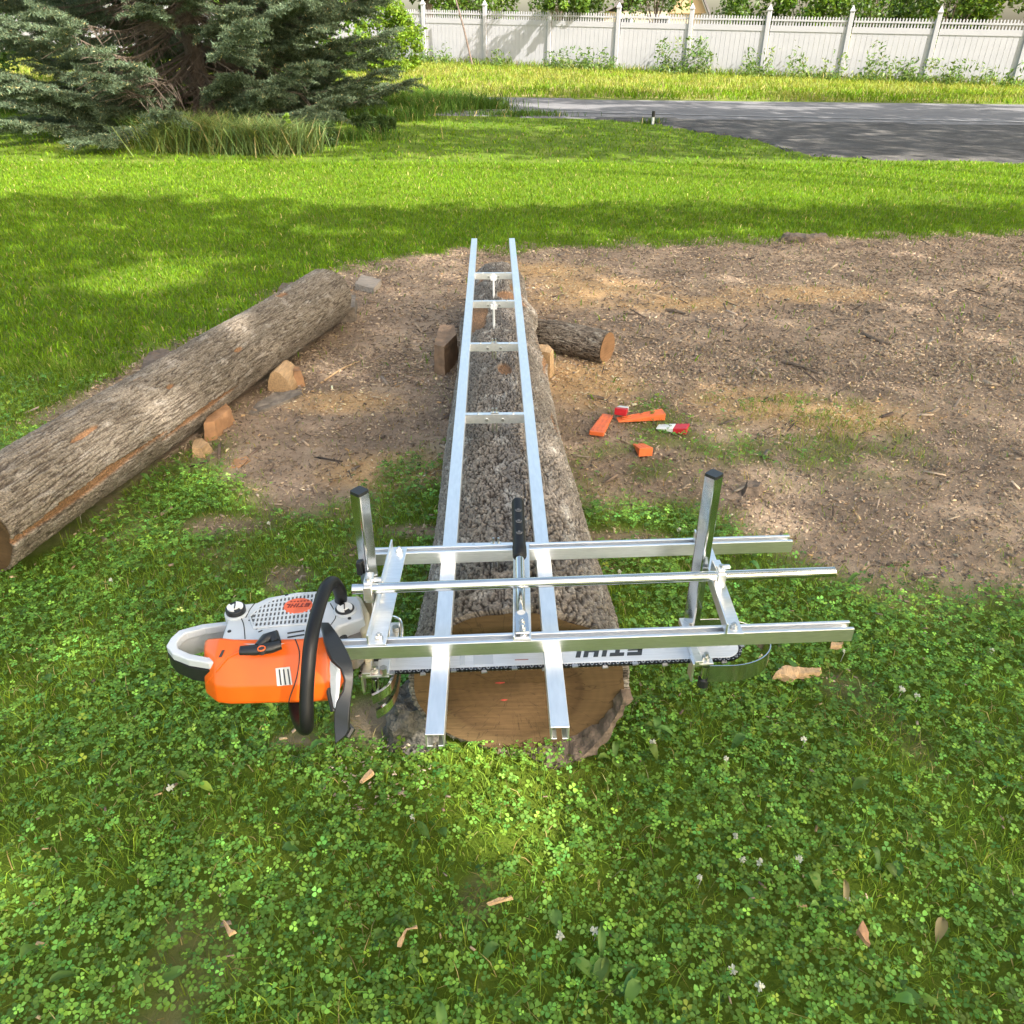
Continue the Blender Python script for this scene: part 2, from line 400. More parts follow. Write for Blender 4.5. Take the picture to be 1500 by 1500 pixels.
# ------------------------------------------------------------------ grass, clover, chips (stuff)
LOGA = (np.array([.008, 1.41]), np.array([-.095, 5.05]), .25)
LOGB = (np.array([-1.775, 2.2]), np.array([-1.17, 4.95]), .17)
def clear_of_logs(x, y, m=0.0):
    ok = np.ones(len(x), bool)
    for a, b, r in (LOGA, LOGB):
        e = b - a; t = ((x - a[0]) * e[0] + (y - a[1]) * e[1]) / (e @ e)
        d = np.hypot(x - a[0] - t * e[0], y - a[1] - t * e[1])
        ok &= ~((t > 0) & (t < 1) & (d < r * .72 + m))
    return ok
def scatter(n, x0, x1, y0, y1, wedge=1.15):
    x = RNG.uniform(x0, x1, n); y = RNG.uniform(y0, y1, n)
    k = np.abs(x) < wedge * (.85 * y + .83) + .5
    return x[k], y[k]
def blades(x, y, h, w, lean, c):
    n = len(x); z = terrain(x, y) - .004; a = RNG.uniform(0, 2 * np.pi, n); b = RNG.uniform(0, 2 * np.pi, n)
    sx, sy = np.cos(a) * w / 2, np.sin(a) * w / 2; lx, ly = np.cos(b) * lean * h, np.sin(b) * lean * h
    B = np.stack([x, y, z], 1); S = np.stack([sx, sy, 0 * sx], 1)
    Mi = B + np.stack([lx * .35, ly * .35, h * .6], 1); T = B + np.stack([lx, ly, h * (1 - .3 * lean)], 1)
    V = np.stack([B - S, B + S, Mi + S * .75, Mi - S * .75, T], 1).reshape(-1, 3); i = np.arange(n)[:, None] * 5
    return V, [i + np.array([[0, 1, 2, 3]]), i + np.array([[3, 2, 4]])], np.repeat(c, 5, 0)
def merge(parts):
    V = []; Fs = {}; C = []; n = 0
    for v, f, c in parts:
        V.append(v); C.append(c)
        for q in f: Fs.setdefault(q.shape[1], []).append(q + n)
        n += len(v)
    return np.concatenate(V), [np.concatenate(q) for q in Fs.values()], np.concatenate(C)
def vary(base, n, s=.25, yellow=.0, hue=.12):
    base = np.asarray(base, float)
    k = np.exp(RNG.normal(0, s, n))[:, None]; hshift = RNG.normal(0, hue, n)[:, None]
    c = base[None] * k * np.concatenate([1 + hshift, 1 + 0 * hshift, 1 - hshift], 1)
    y = RNG.random(n) < yellow
    c[y] = np.array([.36, .29, .13]) * np.exp(RNG.normal(0, .3, y.sum()))[:, None]
    return np.clip(c, .004, .8)
G_NEAR, G_FAR = (.170, .262, .030), (.122, .215, .009)
parts = []
# foreground sward
x, y = scatter(430000, -4.4, 4.4, .1, 4.2)
d, s = masks(x, y); cl = fbm(x * 2.2, y * 2.2, 5.5, 3)
k = (RNG.random(len(x)) < (1 - d * .97) * (.32 + .62 * sstep(.15, -.25, cl))) & clear_of_logs(x, y); x, y, d = x[k], y[k], d[k]
n = len(x); hs = RNG.uniform(.02, .055, n) * (1 + .35 * (fbm(x * 1.5, y * 1.5, 2.2) > .1)) * (1 - .35 * d)
parts.append(blades(x, y, hs, RNG.uniform(.0016, .0034, n), RNG.uniform(.2, 1.2, n), vary(G_NEAR, n, .3, .05 + .0 * 1)))
# dry thatch
x, y = scatter(60000, -3.6, 3.6, .35, 4.6); d, s = masks(x, y)
k = (RNG.random(len(x)) < .08 + .6 * d * (1 - d) * 4 * .6 + .10 * d + .8 * ell(x, y, DRY, fbm(x * 4, y * 4))) & clear_of_logs(x, y); x, y = x[k], y[k]; n = len(x)
parts.append(blades(x, y, RNG.uniform(.02, .05, n), RNG.uniform(.0015, .003, n), RNG.uniform(.9, 2.2, n), vary((.30, .24, .11), n, .3)))
# middle lawn
x, y = scatter(560000, -10, 10, 3.6, 11.5)
d, s = masks(x, y); k = (RNG.random(len(x)) < (1 - d * .985) * np.clip(1.25 - .06 * y, .35, 1)) & clear_of_logs(x, y) & (y > 3.6 + RNG.random(len(x)) * .6); x, y = x[k], y[k]; n = len(x)
pat = fbm(x * .7, y * .7, 6.6, 3)[:, None]
parts.append(blades(x, y, RNG.uniform(.025, .06, n), RNG.uniform(.004, .009, n), RNG.uniform(.3, 1.2, n), vary(G_FAR, n, .25, .03) * (1 + .35 * pat)))
# far lawn and verge
x, y = scatter(440000, -42, 34, 11, 37, 1.3)
k = (RNG.random(len(x)) < np.clip(1.2 - .022 * y, .4, 1)); x, y = x[k], y[k]
ok = (poly_sd(x, y, ROADP) < -.12) & (poly_sd(x, y, APRONP) < .10 + .45 * fbm(x * 2, y * 2)); x, y = x[ok], y[ok]; n = len(x)
vg = sstep(19.5, 21.5, y); dry = vg * sstep(-.25, .25, fbm(x * .5, y * .8, 3.1, 3) + .25 * sstep(22, 27, y) - .05)
c = vary(G_FAR, n, .25, .02) * (1 + .3 * fbm(x * .6, y * .6, 6.6, 3)[:, None]); cdry = vary((.33, .29, .10), n, .25)
c = c * (1 - .40 * dry[:, None]) + cdry * .40 * dry[:, None]
parts.append(blades(x, y, RNG.uniform(.03, .065, n) * (1 + 2.0 * vg), RNG.uniform(.010, .020, n) * (1 + .4 * vg), RNG.uniform(.3, 1.1, n), c))
V, Fs, C = merge(parts)
tag(link('grass', np_mesh('grass', V, Fs, C), M_GRASS), 'short green lawn grass around the logs and up to the road', 'grass', kind='stuff')

F0_, FD_ = np.array([-3.3, 34.6]), np.array([.9275, -.3738])
# tall grass at the road's edge beside the spruce, and along the verge
parts = []
for cx, cy, rx, ry, cnt, h0 in [(640, 158, 1.1, .5, 2600, .42), (690, 160, .8, .35, 1700, .30), (600, 165, 1.0, .6, 2000, .38), (760, 170, .9, .25, 800, .16), (560, 175, .8, .5, 1500, .3), (955, 181, .25, .1, 120, .14), (480, 205, 1.2, .3, 900, .25), (520, 160, 2.2, .5, 3200, .5), (380, 158, 3.0, .6, 4200, .55), (200, 158, 3.5, .6, 4200, .55), (20, 160, 3.5, .6, 4200, .55), (-150, 162, 3.5, .6, 4000, .55)]:
    p = G(cx, cy); x = p.x + RNG.normal(0, .5, cnt) * rx; y = p.y + RNG.normal(0, .5, cnt) * ry
    parts.append(blades(x, y, RNG.uniform(.5, 1.1, cnt) * h0, RNG.uniform(.008, .016, cnt), RNG.uniform(.2, .9, cnt), vary((.075, .14, .022), cnt, .3, .05)))
kf = RNG.uniform(-5, 8.5, 6500); bf = -np.abs(RNG.normal(.1, .45, 6500)); x = F0_[0] + FD_[0] * 2.5 * kf + .374 * bf; y = F0_[1] + FD_[1] * 2.5 * kf + .928 * bf
parts.append(blades(x, y, RNG.uniform(.12, .38, 6500), RNG.uniform(.014, .03, 6500), RNG.uniform(.2, .9, 6500), vary((.13, .20, .03), 6500, .3, .1)))
V, Fs, C = merge(parts)
tag(link('tall_grass', np_mesh('tall_grass', V, Fs, C), M_GRASS), 'unmown tall grass at the road edge beside the spruce', 'grass', kind='stuff')

def clover(x, y, size, hgt, c):
    n = len(x); z = terrain(x, y)
    tp = RNG.normal(0, .24, n); tq = RNG.normal(0, .24, n); rot = RNG.uniform(0, 2 * np.pi, n)
    shape = np.array([[.06, 0, 0], [.42, .36, .06], [.85, .40, .05], [.95, 0, -.02], [.85, -.40, .05], [.42, -.36, .06]])
    Vs = []; fs = []; cs = []
    for k in range(3):
        a = rot + k * 2 * np.pi / 3 + RNG.normal(0, .12, n); ca, sa = np.cos(a), np.sin(a)
        P = shape[None] * size[:, None, None] * RNG.uniform(.85, 1.1, (n, 1, 1))
        X_ = P[..., 0] * ca[:, None] - P[..., 1] * sa[:, None]; Y_ = P[..., 0] * sa[:, None] + P[..., 1] * ca[:, None]
        Z_ = P[..., 2] + X_ * tp[:, None] + Y_ * tq[:, None]
        Vs.append(np.stack([X_ + x[:, None], Y_ + y[:, None], Z_ + (z + hgt)[:, None]], -1).reshape(-1, 3))
        i = (np.arange(n)[:, None] + k * n) * 6
        fs += [i + np.array([[0, 3, 2, 1]]), i + np.array([[0, 5, 4, 3]])]; cs.append(np.repeat(c * RNG.uniform(.9, 1.12, (n, 1)), 6, 0))
    return np.concatenate(Vs), fs, np.concatenate(cs)
x, y = scatter(200000, -4.4, 4.4, .1, 3.9)
d, s = masks(x, y); cl = fbm(x * 2.2, y * 2.2, 5.5, 3)
k = (RNG.random(len(x)) < (1 - d) ** 2 * (.28 + .72 * sstep(-.25, .12, cl))) & clear_of_logs(x, y, .03); x, y = x[k], y[k]; n = len(x)
pc = fbm(x * 1.6, y * 1.6, 11.5, 3)[:, None]
cc = vary((.135, .265, .040), n, .38, .0, .12) * (1 + .35 * pc)
yl = RNG.random(n) < .03 + .12 * sstep(.15, .5, fbm(x * 3, y * 3, 40, 2)); cc[yl] = vary((.20, .30, .045), yl.sum(), .25)
V, Fs, C = clover(x, y, RNG.uniform(.0060, .0125, n), RNG.uniform(.010, .045, n), cc)
tag(link('clover', np_mesh('clover', V, Fs, C), M_CLOVER, smooth=False), 'white clover patches growing through the near lawn', 'clover', kind='stuff')

def leaves(P, L, W, N, c, fold=.25, up=None):
    """diamond leaves, P centres, N normals"""
    n = len(P); t = RNG.normal(size=(n, 3)); t -= (t * N).sum(1)[:, None] * N; t /= np.linalg.norm(t, axis=1)[:, None] + 1e-9
    b = np.cross(N, t); L = np.asarray(L)[:, None]; W = np.asarray(W)[:, None]
    f = N * W * fold
    V = np.stack([P - t * L / 2, P + b * W / 2 + f - t * L * .05, P + t * L / 2, P - b * W / 2 + f - t * L * .05], 1).reshape(-1, 3)
    i = np.arange(n)[:, None] * 4
    return V, [i + np.array([[0, 1, 2]]), i + np.array([[0, 2, 3]])], np.repeat(c, 4, 0)
def unit(v): return v / (np.linalg.norm(v, axis=1)[:, None] + 1e-9)
# broad plantain and dandelion leaves, clover flowers, dead leaves in the sward
def broad(x, y, L, W, c, az, h):
    n = len(x); prof = np.array([[0, .12], [.25, .75], [.5, 1], [.75, .8], [1, .1]]); z = terrain(x, y)
    ca, sa = np.cos(az), np.sin(az); Vs = []
    for sgn in (-1, 0, 1):
        for tt, ww in prof:
            px_ = tt * L; py_ = sgn * ww * W / 2; pz_ = h * np.sin(tt * 2.2) + (0.006 if sgn else 0) + .012
            Vs.append(np.stack([x + px_ * ca - py_ * sa, y + px_ * sa + py_ * ca, z + pz_], 1))
    V = np.stack(Vs, 1).reshape(-1, 3); i = np.arange(n)[:, None] * 15; fs = []
    for k in range(4):
        fs += [i + np.array([[k, k + 5, k + 6, k + 1]]), i + np.array([[k + 5, k + 10, k + 11, k + 6]])]
    return V, fs, np.repeat(c, 15, 0)
spots = [(300, 1165), (820, 1345), (880, 1430), (890, 1455), (1105, 1335), (1310, 1450), (440, 1255), (490, 1090), (1060, 1100), (905, 1120), (980, 1125), (570, 1380), (630, 1240), (1290, 1290), (975, 1080), (1180, 1000), (1210, 1330), (345, 1340), (715, 1395), (230, 1450)]
bx = []; 
for a, b in spots:
    p = px(a, b)
    for q in range(random.choice((1, 2, 4))): bx.append((p.x + random.uniform(-.03, .03), p.y + random.uniform(-.03, .03)))
ex, ey = scatter(110, -2.6, 2.6, .5, 3.2); k = masks(ex, ey)[0] < .3; ex, ey = ex[k], ey[k]
bx = np.concatenate([np.array(bx), np.stack([ex, ey], 1)]); n = len(bx)
parts = [broad(bx[:, 0], bx[:, 1], RNG.uniform(.028, .062, n), RNG.uniform(.013, .028, n), vary((.105, .195, .04), n, .25, .02), RNG.uniform(0, 6.28, n), RNG.uniform(.012, .045, n))]
V, Fs, C = merge(parts)
tag(link('broadleaf_weeds', np_mesh('broadleaf_weeds', V, Fs, C), M_CLOVER, smooth=True), 'scattered broad plantain leaves in the near lawn', 'weeds', kind='stuff')
# clover flower heads
fl = MB()
x, y = scatter(130, -2.2, 2.2, .5, 2.6); k = (masks(x, y)[0] < .3) & (fbm(x * 2.2, y * 2.2, 5.5, 3) > -.1); fx = list(zip(x[k], y[k]))[:26] + [tuple(px(a, b)[:2]) for a, b in [(1070, 1432), (1108, 1460), (1022, 1300), (1085, 1268), (870, 1375), (820, 1380), (1235, 1330), (1075, 1235)]]
for a, b in fx:
    z = gz(a, b) + random.uniform(.028, .045); r = random.uniform(.0045, .0085)
    fl.tube([(a, b, z - .04), (a + .004, b, z - r)], .0008, 5)
    for j in range(16):
        u = Vector((random.gauss(0, 1), random.gauss(0, 1), random.gauss(.3, .8))).normalized()
        c = Vector((a, b, z)); fl.tube([c, c + u * r, c + u * r * 1.35 + Vector((0, 0, .001))], [r * .25, r * .28, r * .05], 5)
tag(fl.build('clover_flowers', mat('clover_flower_white', (.55, .55, .44), .8, 0, .3, 300, .15, 200)), 'small white clover flower heads dotted through the near lawn', 'flowers', kind='stuff')

# wood chips, bark flakes, sawdust
def chips(n_try, x0, x1, y0, y1, dens, L0, L1, cols, lift=.006, asp=(.15, .5), tilt=.35):
    x, y = scatter(n_try, x0, x1, y0, y1); d, s = masks(x, y); k = (RNG.random(len(x)) < dens(d, s, x, y)) & clear_of_logs(x, y, -.02); x, y = x[k], y[k]; n = len(x)
    N = unit(np.stack([RNG.normal(0, tilt, n), RNG.normal(0, tilt, n), np.ones(n)], 1))
    L = np.exp(RNG.uniform(np.log(L0), np.log(L1), n)); W = L * RNG.uniform(*asp, n)
    t = RNG.normal(size=(n, 3)); t -= (t * N).sum(1)[:, None] * N; t = unit(t); b = np.cross(N, t)
    P = np.stack([x, y, terrain(x, y) + lift * RNG.uniform(.3, 1.6, n)], 1); L = L[:, None]; W = W[:, None]; th = N * W * .25
    j = lambda: RNG.uniform(.7, 1.15, (n, 1))
    q = [P - t * L / 2 * j() - b * W / 2 * j(), P + t * L / 2 * j() - b * W / 2 * j(), P + t * L / 2 * j() + b * W / 2 * j(), P - t * L / 2 * j() + b * W / 2 * j()]
    V = np.stack([a - th for a in q] + [a + th for a in q], 1).reshape(-1, 3); i = np.arange(n)[:, None] * 8
    fs = [i + np.array([f]) for f in ([4, 5, 6, 7], [0, 1, 5, 4], [1, 2, 6, 5], [2, 3, 7, 6], [3, 0, 4, 7])]
    reg = fbm(x * 1.4, y * 2.2, 15.5, 4) + .5 * fbm(x * 6, y * 6, 2.2, 2)
    base = np.array(cols)[RNG.integers(0, len(cols), n)]; c = np.clip(base * np.exp(RNG.normal(0, .22, n) + .55 * reg)[:, None], .01, .8)
    return V, fs, np.repeat(c, 8, 0)
BR = [(.36, .26, .175), (.30, .215, .145), (.42, .31, .21), (.22, .155, .108), (.28, .22, .17), (.15, .105, .08), (.46, .35, .235), (.38, .29, .205)]
TAN = [(.50, .33, .17), (.58, .42, .24), (.44, .27, .13), (.62, .50, .33)]
pp = [chips(95000, -3.2, 4.8, 1.6, 4.4, lambda d, s, x, y: d * .9 * (1 - .85 * s), .005, .020, BR),
      chips(120000, -4, 6.5, 3.8, 7.6, lambda d, s, x, y: d * .8 * (1 - .85 * s), .007, .028, BR),
      chips(3000, -3.2, 5.5, 1.6, 7.4, lambda d, s, x, y: d * .5, .025, .09, BR, .010, (.06, .22)),
      chips(1300, -3.2, 5.5, 1.6, 7.4, lambda d, s, x, y: d * sstep(-.1, .3, fbm(x * 1.1, y * 1.5, 33, 3)), .04, .15, [(.10, .075, .055), (.14, .10, .075), (.075, .055, .042)], .012, (.03, .10)),
      chips(4200, -2.2, 2.4, .5, 2.6, lambda d, s, x, y: .12 + .5 * d, .006, .022, BR + TAN[:2], .02)]
V, Fs, C = merge(pp)
tag(link('wood_chips', np_mesh('wood_chips', V, Fs, C), M_SOIL), 'brown bark flakes and wood chips strewn over the bare soil', 'wood chips', kind='stuff')
pp = [chips(90000, -2, 4.5, 1.8, 6.8, lambda d, s, x, y: s * .8, .006, .022, TAN), chips(16000, -3, 5.5, 1.8, 7.3, lambda d, s, x, y: d * .35, .006, .026, TAN),
      chips(3500, -.75, -.1, .95, 1.5, lambda d, s, x, y: .35 * (np.hypot(x + .32, y - 1.33) < .14 + .1 * fbm(x * 9, y * 9)), .004, .011, [(.42, .34, .25), (.33, .26, .18)], .014)]
V, Fs, C = merge(pp)
tag(link('sawdust', np_mesh('sawdust', V, Fs, C), M_SOIL), 'pale orange sawdust and shavings on the ground behind the log', 'sawdust', kind='stuff')
# ------------------------------------------------------------------ logs
def wood_face(name, heart, sap, pith_dark=.55, ring=46):
    m = bpy.data.materials.new(name); m.use_nodes = True; t = m.node_tree; N = t.nodes; L = t.links; b = N['Principled BSDF']; b.inputs['Roughness'].default_value = .75; b.inputs['Specular IOR Level'].default_value = .25
    uv = N.new('ShaderNodeUVMap'); uv.uv_map = 'UVMap'
    ln = N.new('ShaderNodeVectorMath'); ln.operation = 'LENGTH'; L.new(uv.outputs[0], ln.inputs[0])
    nz = N.new('ShaderNodeTexNoise'); nz.inputs['Scale'].default_value = 5; nz.inputs['Detail'].default_value = 6; L.new(uv.outputs[0], nz.inputs[0])
    ad = N.new('ShaderNodeMath'); ad.operation = 'MULTIPLY_ADD'; ad.inputs[1].default_value = .09; L.new(nz.outputs[0], ad.inputs[0]); L.new(ln.outputs['Value'], ad.inputs[2])
    r = N.new('ShaderNodeValToRGB'); L.new(ad.outputs[0], r.inputs[0]); e = r.color_ramp.elements
    h = np.array(heart); s = np.array(sap)
    e[0].position = .04; e[0].color = (*(h * pith_dark), 1); e[1].position = .30; e[1].color = (*s, 1)
    for p, c in ((.08, h), (.17, h * 1.05), (.21, h * .8), (.235, s * .95)): q = e.new(p); q.color = (*c, 1)
    rg = N.new('ShaderNodeMath'); rg.operation = 'MULTIPLY'; rg.inputs[1].default_value = ring * 6.28; L.new(ad.outputs[0], rg.inputs[0])
    sn = N.new('ShaderNodeMath'); sn.operation = 'SINE'; L.new(rg.outputs[0], sn.inputs[0])
    mr = N.new('ShaderNodeMapRange'); mr.inputs[1].default_value = -1; mr.inputs[3].default_value = .94; mr.inputs[4].default_value = 1.03; L.new(sn.outputs[0], mr.inputs[0])
    # saw marks and smudges: fine streaks across the face
    mp = N.new('ShaderNodeMapping'); mp.inputs['Scale'].default_value = (8, 130, 1); mp.inputs['Rotation'].default_value = (0, 0, .25); L.new(uv.outputs[0], mp.inputs[0])
    n2 = N.new('ShaderNodeTexNoise'); n2.inputs['Scale'].default_value = 1; n2.inputs['Detail'].default_value = 5; L.new(mp.outputs[0], n2.inputs[0])
    m2 = N.new('ShaderNodeMapRange'); m2.inputs[1].default_value = .3; m2.inputs[2].default_value = .7; m2.inputs[3].default_value = .84; m2.inputs[4].default_value = 1.12; L.new(n2.outputs[0], m2.inputs[0])
    # radial drying checks
    sx_ = N.new('ShaderNodeSeparateXYZ'); L.new(uv.outputs[0], sx_.inputs[0]); at_ = N.new('ShaderNodeMath'); at_.operation = 'ARCTAN2'; L.new(sx_.outputs[1], at_.inputs[0]); L.new(sx_.outputs[0], at_.inputs[1])
    aw = N.new('ShaderNodeMath'); aw.operation = 'MULTIPLY_ADD'; aw.inputs[1].default_value = .25; L.new(nz.outputs[0], aw.inputs[0]); L.new(at_.outputs[0], aw.inputs[2])
    cb_ = N.new('ShaderNodeCombineXYZ'); L.new(aw.outputs[0], cb_.inputs[0]); rs = N.new('ShaderNodeMath'); rs.operation = 'MULTIPLY'; rs.inputs[1].default_value = 1.2; L.new(ln.outputs['Value'], rs.inputs[0]); L.new(rs.outputs[0], cb_.inputs[1])
    n3 = N.new('ShaderNodeTexNoise'); n3.inputs['Scale'].default_value = 5; n3.inputs['Detail'].default_value = 3; L.new(cb_.outputs[0], n3.inputs[0])
    d3 = N.new('ShaderNodeMath'); d3.operation = 'SUBTRACT'; d3.inputs[1].default_value = .5; L.new(n3.outputs[0], d3.inputs[0]); a3 = N.new('ShaderNodeMath'); a3.operation = 'ABSOLUTE'; L.new(d3.outputs[0], a3.inputs[0])
    m3 = N.new('ShaderNodeMapRange'); m3.inputs[1].default_value = .0; m3.inputs[2].default_value = .010; m3.inputs[3].default_value = .55; m3.inputs[4].default_value = 1; L.new(a3.outputs[0], m3.inputs[0])
    mu0 = N.new('ShaderNodeMath'); mu0.operation = 'MULTIPLY'; L.new(mr.outputs[0], mu0.inputs[0]); L.new(m3.outputs[0], mu0.inputs[1])
    mu = N.new('ShaderNodeMath'); mu.operation = 'MULTIPLY'; L.new(mu0.outputs[0], mu.inputs[0]); L.new(m2.outputs[0], mu.inputs[1])
    vm = N.new('ShaderNodeVectorMath'); vm.operation = 'SCALE'; L.new(r.outputs[0], vm.inputs[0]); L.new(mu.outputs[0], vm.inputs['Scale']); L.new(vm.outputs[0], b.inputs['Base Color'])
    bp = N.new('ShaderNodeBump'); bp.inputs['Strength'].default_value = .35; bp.inputs['Distance'].default_value = .004; L.new(n2.outputs[0], bp.inputs['Height']); L.new(bp.outputs[0], b.inputs['Normal'])
    return m
M_FACE = wood_face('weathered_end_grain', (.090, .052, .023), (.118, .073, .034), .8)
M_FACE2 = wood_face('fresh_end_grain', (.48, .27, .12), (.60, .40, .21), .8, 90)
M_FACE3 = wood_face('dull_end_grain', (.27, .15, .075), (.33, .20, .105), .8, 90)
M_SPLIT = mat('split_wood', (.52, .34, .18), .8, 0, .5, 60, .25, 18, aniso=(6, 1, 6))
M_SPLITO = mat('fresh_split_wood', (.40, .215, .105), .8, 0, .5, 60, .3, 16)

def log_mesh(p0, p1, rad, nL, nT, seed, depth, f, plate, crack, lich, swell=(), peel=(), stretch=.4):
    p0, p1 = np.array(p0, float), np.array(p1, float); d = p1 - p0; Ln = np.linalg.norm(d); d /= Ln
    side = np.cross(d, [0, 0, 1.]); side /= np.linalg.norm(side); up = np.cross(side, d)
    l = np.linspace(0, 1, nL); th = np.linspace(0, 2 * np.pi, nT, endpoint=False); Lg, T = np.meshgrid(l, th, indexing='ij')
    rx, rz = rad(Lg); c, s = np.cos(T), np.sin(T); lm = Lg * Ln; rr = .22
    big = 1 + .05 * perlin(c * 1.3 + seed, s * 1.3, lm * 1.1) + .03 * perlin(c * 3 + seed, s * 3, lm * 3)
    wob_x = .018 * perlin(lm * 1.2 + seed, 3.3, 0); 
    for l0, t0, wl, wt, amp in swell:
        dt = np.angle(np.exp(1j * (T - t0))); big = big + amp * np.exp(-((Lg - l0) * Ln / wl) ** 2 - (dt / wt) ** 2)
    wx = .35 * perlin(c * rr * 9 + 5, s * rr * 9, lm * 6 + seed)
    a = perlin(c * rr * f + wx + seed, s * rr * f + wx, lm * f * stretch); b = perlin(c * rr * f * 2.3 + 3, s * rr * f * 2.3 + seed, lm * f * stretch * 2.6 + wx)
    tr = perlin(c * rr * f * 1.7 + 9, s * rr * f * 1.7, lm * f * stretch * 1.8 + seed); st = np.round(tr * 5) / 5 * .5 + tr * .2
    ridge = np.clip(sstep(.02, .26, np.abs(a)) * .62 + sstep(.0, .22, np.abs(b)) * .30 + st * .34, 0, 1.15)
    fine = .7 * perlin(c * rr * 130, s * rr * 130 + seed, lm * 80) + .5 * perlin(c * rr * 260, s * rr * 260 + seed, lm * 170)
    pl = np.zeros_like(Lg)
    for l0, t0, wl, wt in peel:
        dt = np.angle(np.exp(1j * (T - t0))); q = np.hypot((Lg - l0) * Ln / wl, dt / wt) + .45 * perlin(c * 3, s * 3 + seed, lm * 5) + .2 * fine
        pl = np.maximum(pl, 1 - sstep(.8, 1.0, q))
    h = (ridge - .55) * depth + fine * depth * .34
    h = h * (1 - pl) - pl * depth * 1.1 + pl * .0015 * b
    r_x, r_z = rx * big + h, rz * big + h
    Pc = p0[None, None] + d * lm[..., None] + side * wob_x[..., None]
    P = Pc + side * (c * r_x)[..., None] + up * (s * r_z)[..., None]
    g = perlin(c * 2 + 7, s * 2, lm * 2.5 + seed)[..., None] * .5 + fine[..., None] * .75
    k = sstep(.22, .72, ridge)[..., None]
    col = np.array(crack) * (1 - k) + np.array(plate) * k * (1 + .5 * g)
    lk = sstep(.15, .55, perlin(c * rr * 20 + 11, s * rr * 20, lm * 14 + seed) + .25 * fine)[..., None] * k; col = col * (1 - lk) + np.array(lich) * lk
    pw = np.array((.30, .165, .085)) * np.exp(.35 * fine + .3 * b)[..., None]; col = col * (1 - pl[..., None]) + pw * pl[..., None]
    idx = np.arange(nL * nT).reshape(nL, nT); n2 = np.roll(idx, -1, 1)
    F = np.stack([idx[:-1], n2[:-1], n2[1:], idx[1:]], -1).reshape(-1, 4)
    V = P.reshape(-1, 3); C = np.clip(col, .006, .8).reshape(-1, 3)
    # rolled-in rims closing both ends of the bark under the cut faces
    ex = []
    for e, sgn in ((0, -1), (nL - 1, 1)):
        cen = Pc[e].mean(0); n0 = len(V); inner = cen + (P[e] - cen) * .80 - d * sgn * .004
        V = np.concatenate([V, inner]); C = np.concatenate([C, np.tile(np.array([(.055, .04, .03)]), (nT, 1))])
        j = n0 + np.arange(nT); o = idx[e]
        q = np.stack([o, np.roll(o, -1), np.roll(j, -1), j], -1); F = np.concatenate([F, q if sgn > 0 else q[:, ::-1]])
    return np_mesh('bark', V, [F], C), P, Pc, d
def face_mesh(P, cen, nrm, k=.955, seed=0, pith=(.0, .0), rough=.002):
    """end-grain disc following the outline P of the bark"""
    nT = len(P); rings = 16; outl = cen + (P - cen) * k
    rr_ = np.linalg.norm(outl - cen, axis=1); rr_s = np.convolve(np.concatenate([rr_[-6:], rr_, rr_[:6]]), np.ones(9) / 9, 'same')[6:-6]
    outl = cen + (P - cen) / np.linalg.norm(P - cen, axis=1)[:, None] * rr_s[:, None]
    V = [cen + nrm * .004]; 
    for i in range(1, rings + 1): V += list(cen + (outl - cen) * i / rings + nrm * .004)
    V = np.array(V); V += nrm * (rough * perlin(V[:, 0] * 18, V[:, 1] * 18, V[:, 2] * 18 + seed))[:, None]
    side = np.cross(nrm, [0, 0, 1.]); side /= np.linalg.norm(side); up = np.cross(side, nrm)
    UV = np.stack([(V - cen) @ side - pith[0], (V - cen) @ up - pith[1]], 1)
    j = np.arange(nT); f3 = np.stack([np.zeros(nT, int), 1 + j, 1 + (j + 1) % nT], -1); f4 = []
    for i in range(rings - 1):
        a = 1 + i * nT; f4.append(np.stack([a + j, a + nT + j, a + nT + (j + 1) % nT, a + (j + 1) % nT], -1))
    me = np_mesh('cut_face', V, [f3, np.concatenate(f4)], None, UV)
    import bmesh
    bm = bmesh.new(); bm.from_mesh(me); bmesh.ops.recalc_face_normals(bm, faces=bm.faces)
    if sum((f.normal.dot(Vector(nrm)) for f in bm.faces)) < 0: bmesh.ops.reverse_faces(bm, faces=bm.faces)
    bm.to_mesh(me); bm.free(); return me
def log(name, label, cat, p0, p1, rad, nL, nT, seed, depth, f, cols, face0, face1, **kw):
    me, P, Pc, d = log_mesh(p0, p1, rad, nL, nT, seed, depth, f, *cols, **kw)
    root = thing(name, label, cat, tuple(p0)); inv = Matrix.Translation(-Vector(p0))
    me.transform(inv); link('bark', me, M_BARK, root, smooth=True)
    for e, sg, m in ((0, -1, face0), (-1, 1, face1)):
        if m is None: continue
        q = face_mesh(P[e], Pc[e].mean(0), d * sg, seed=seed, pith=(.015, -.01)); q.transform(inv); link('cut_face', q, m, root, smooth=True)
    return root
BIGC = ((.295, .252, .208), (.055, .041, .031), (.48, .435, .375))
LFTC = ((.27, .225, .172), (.11, .085, .064), (.36, .315, .26))
SHC = ((.19, .155, .12), (.055, .042, .034), (.30, .27, .22))
def lin(a, b): return lambda t: a + (b - a) * t
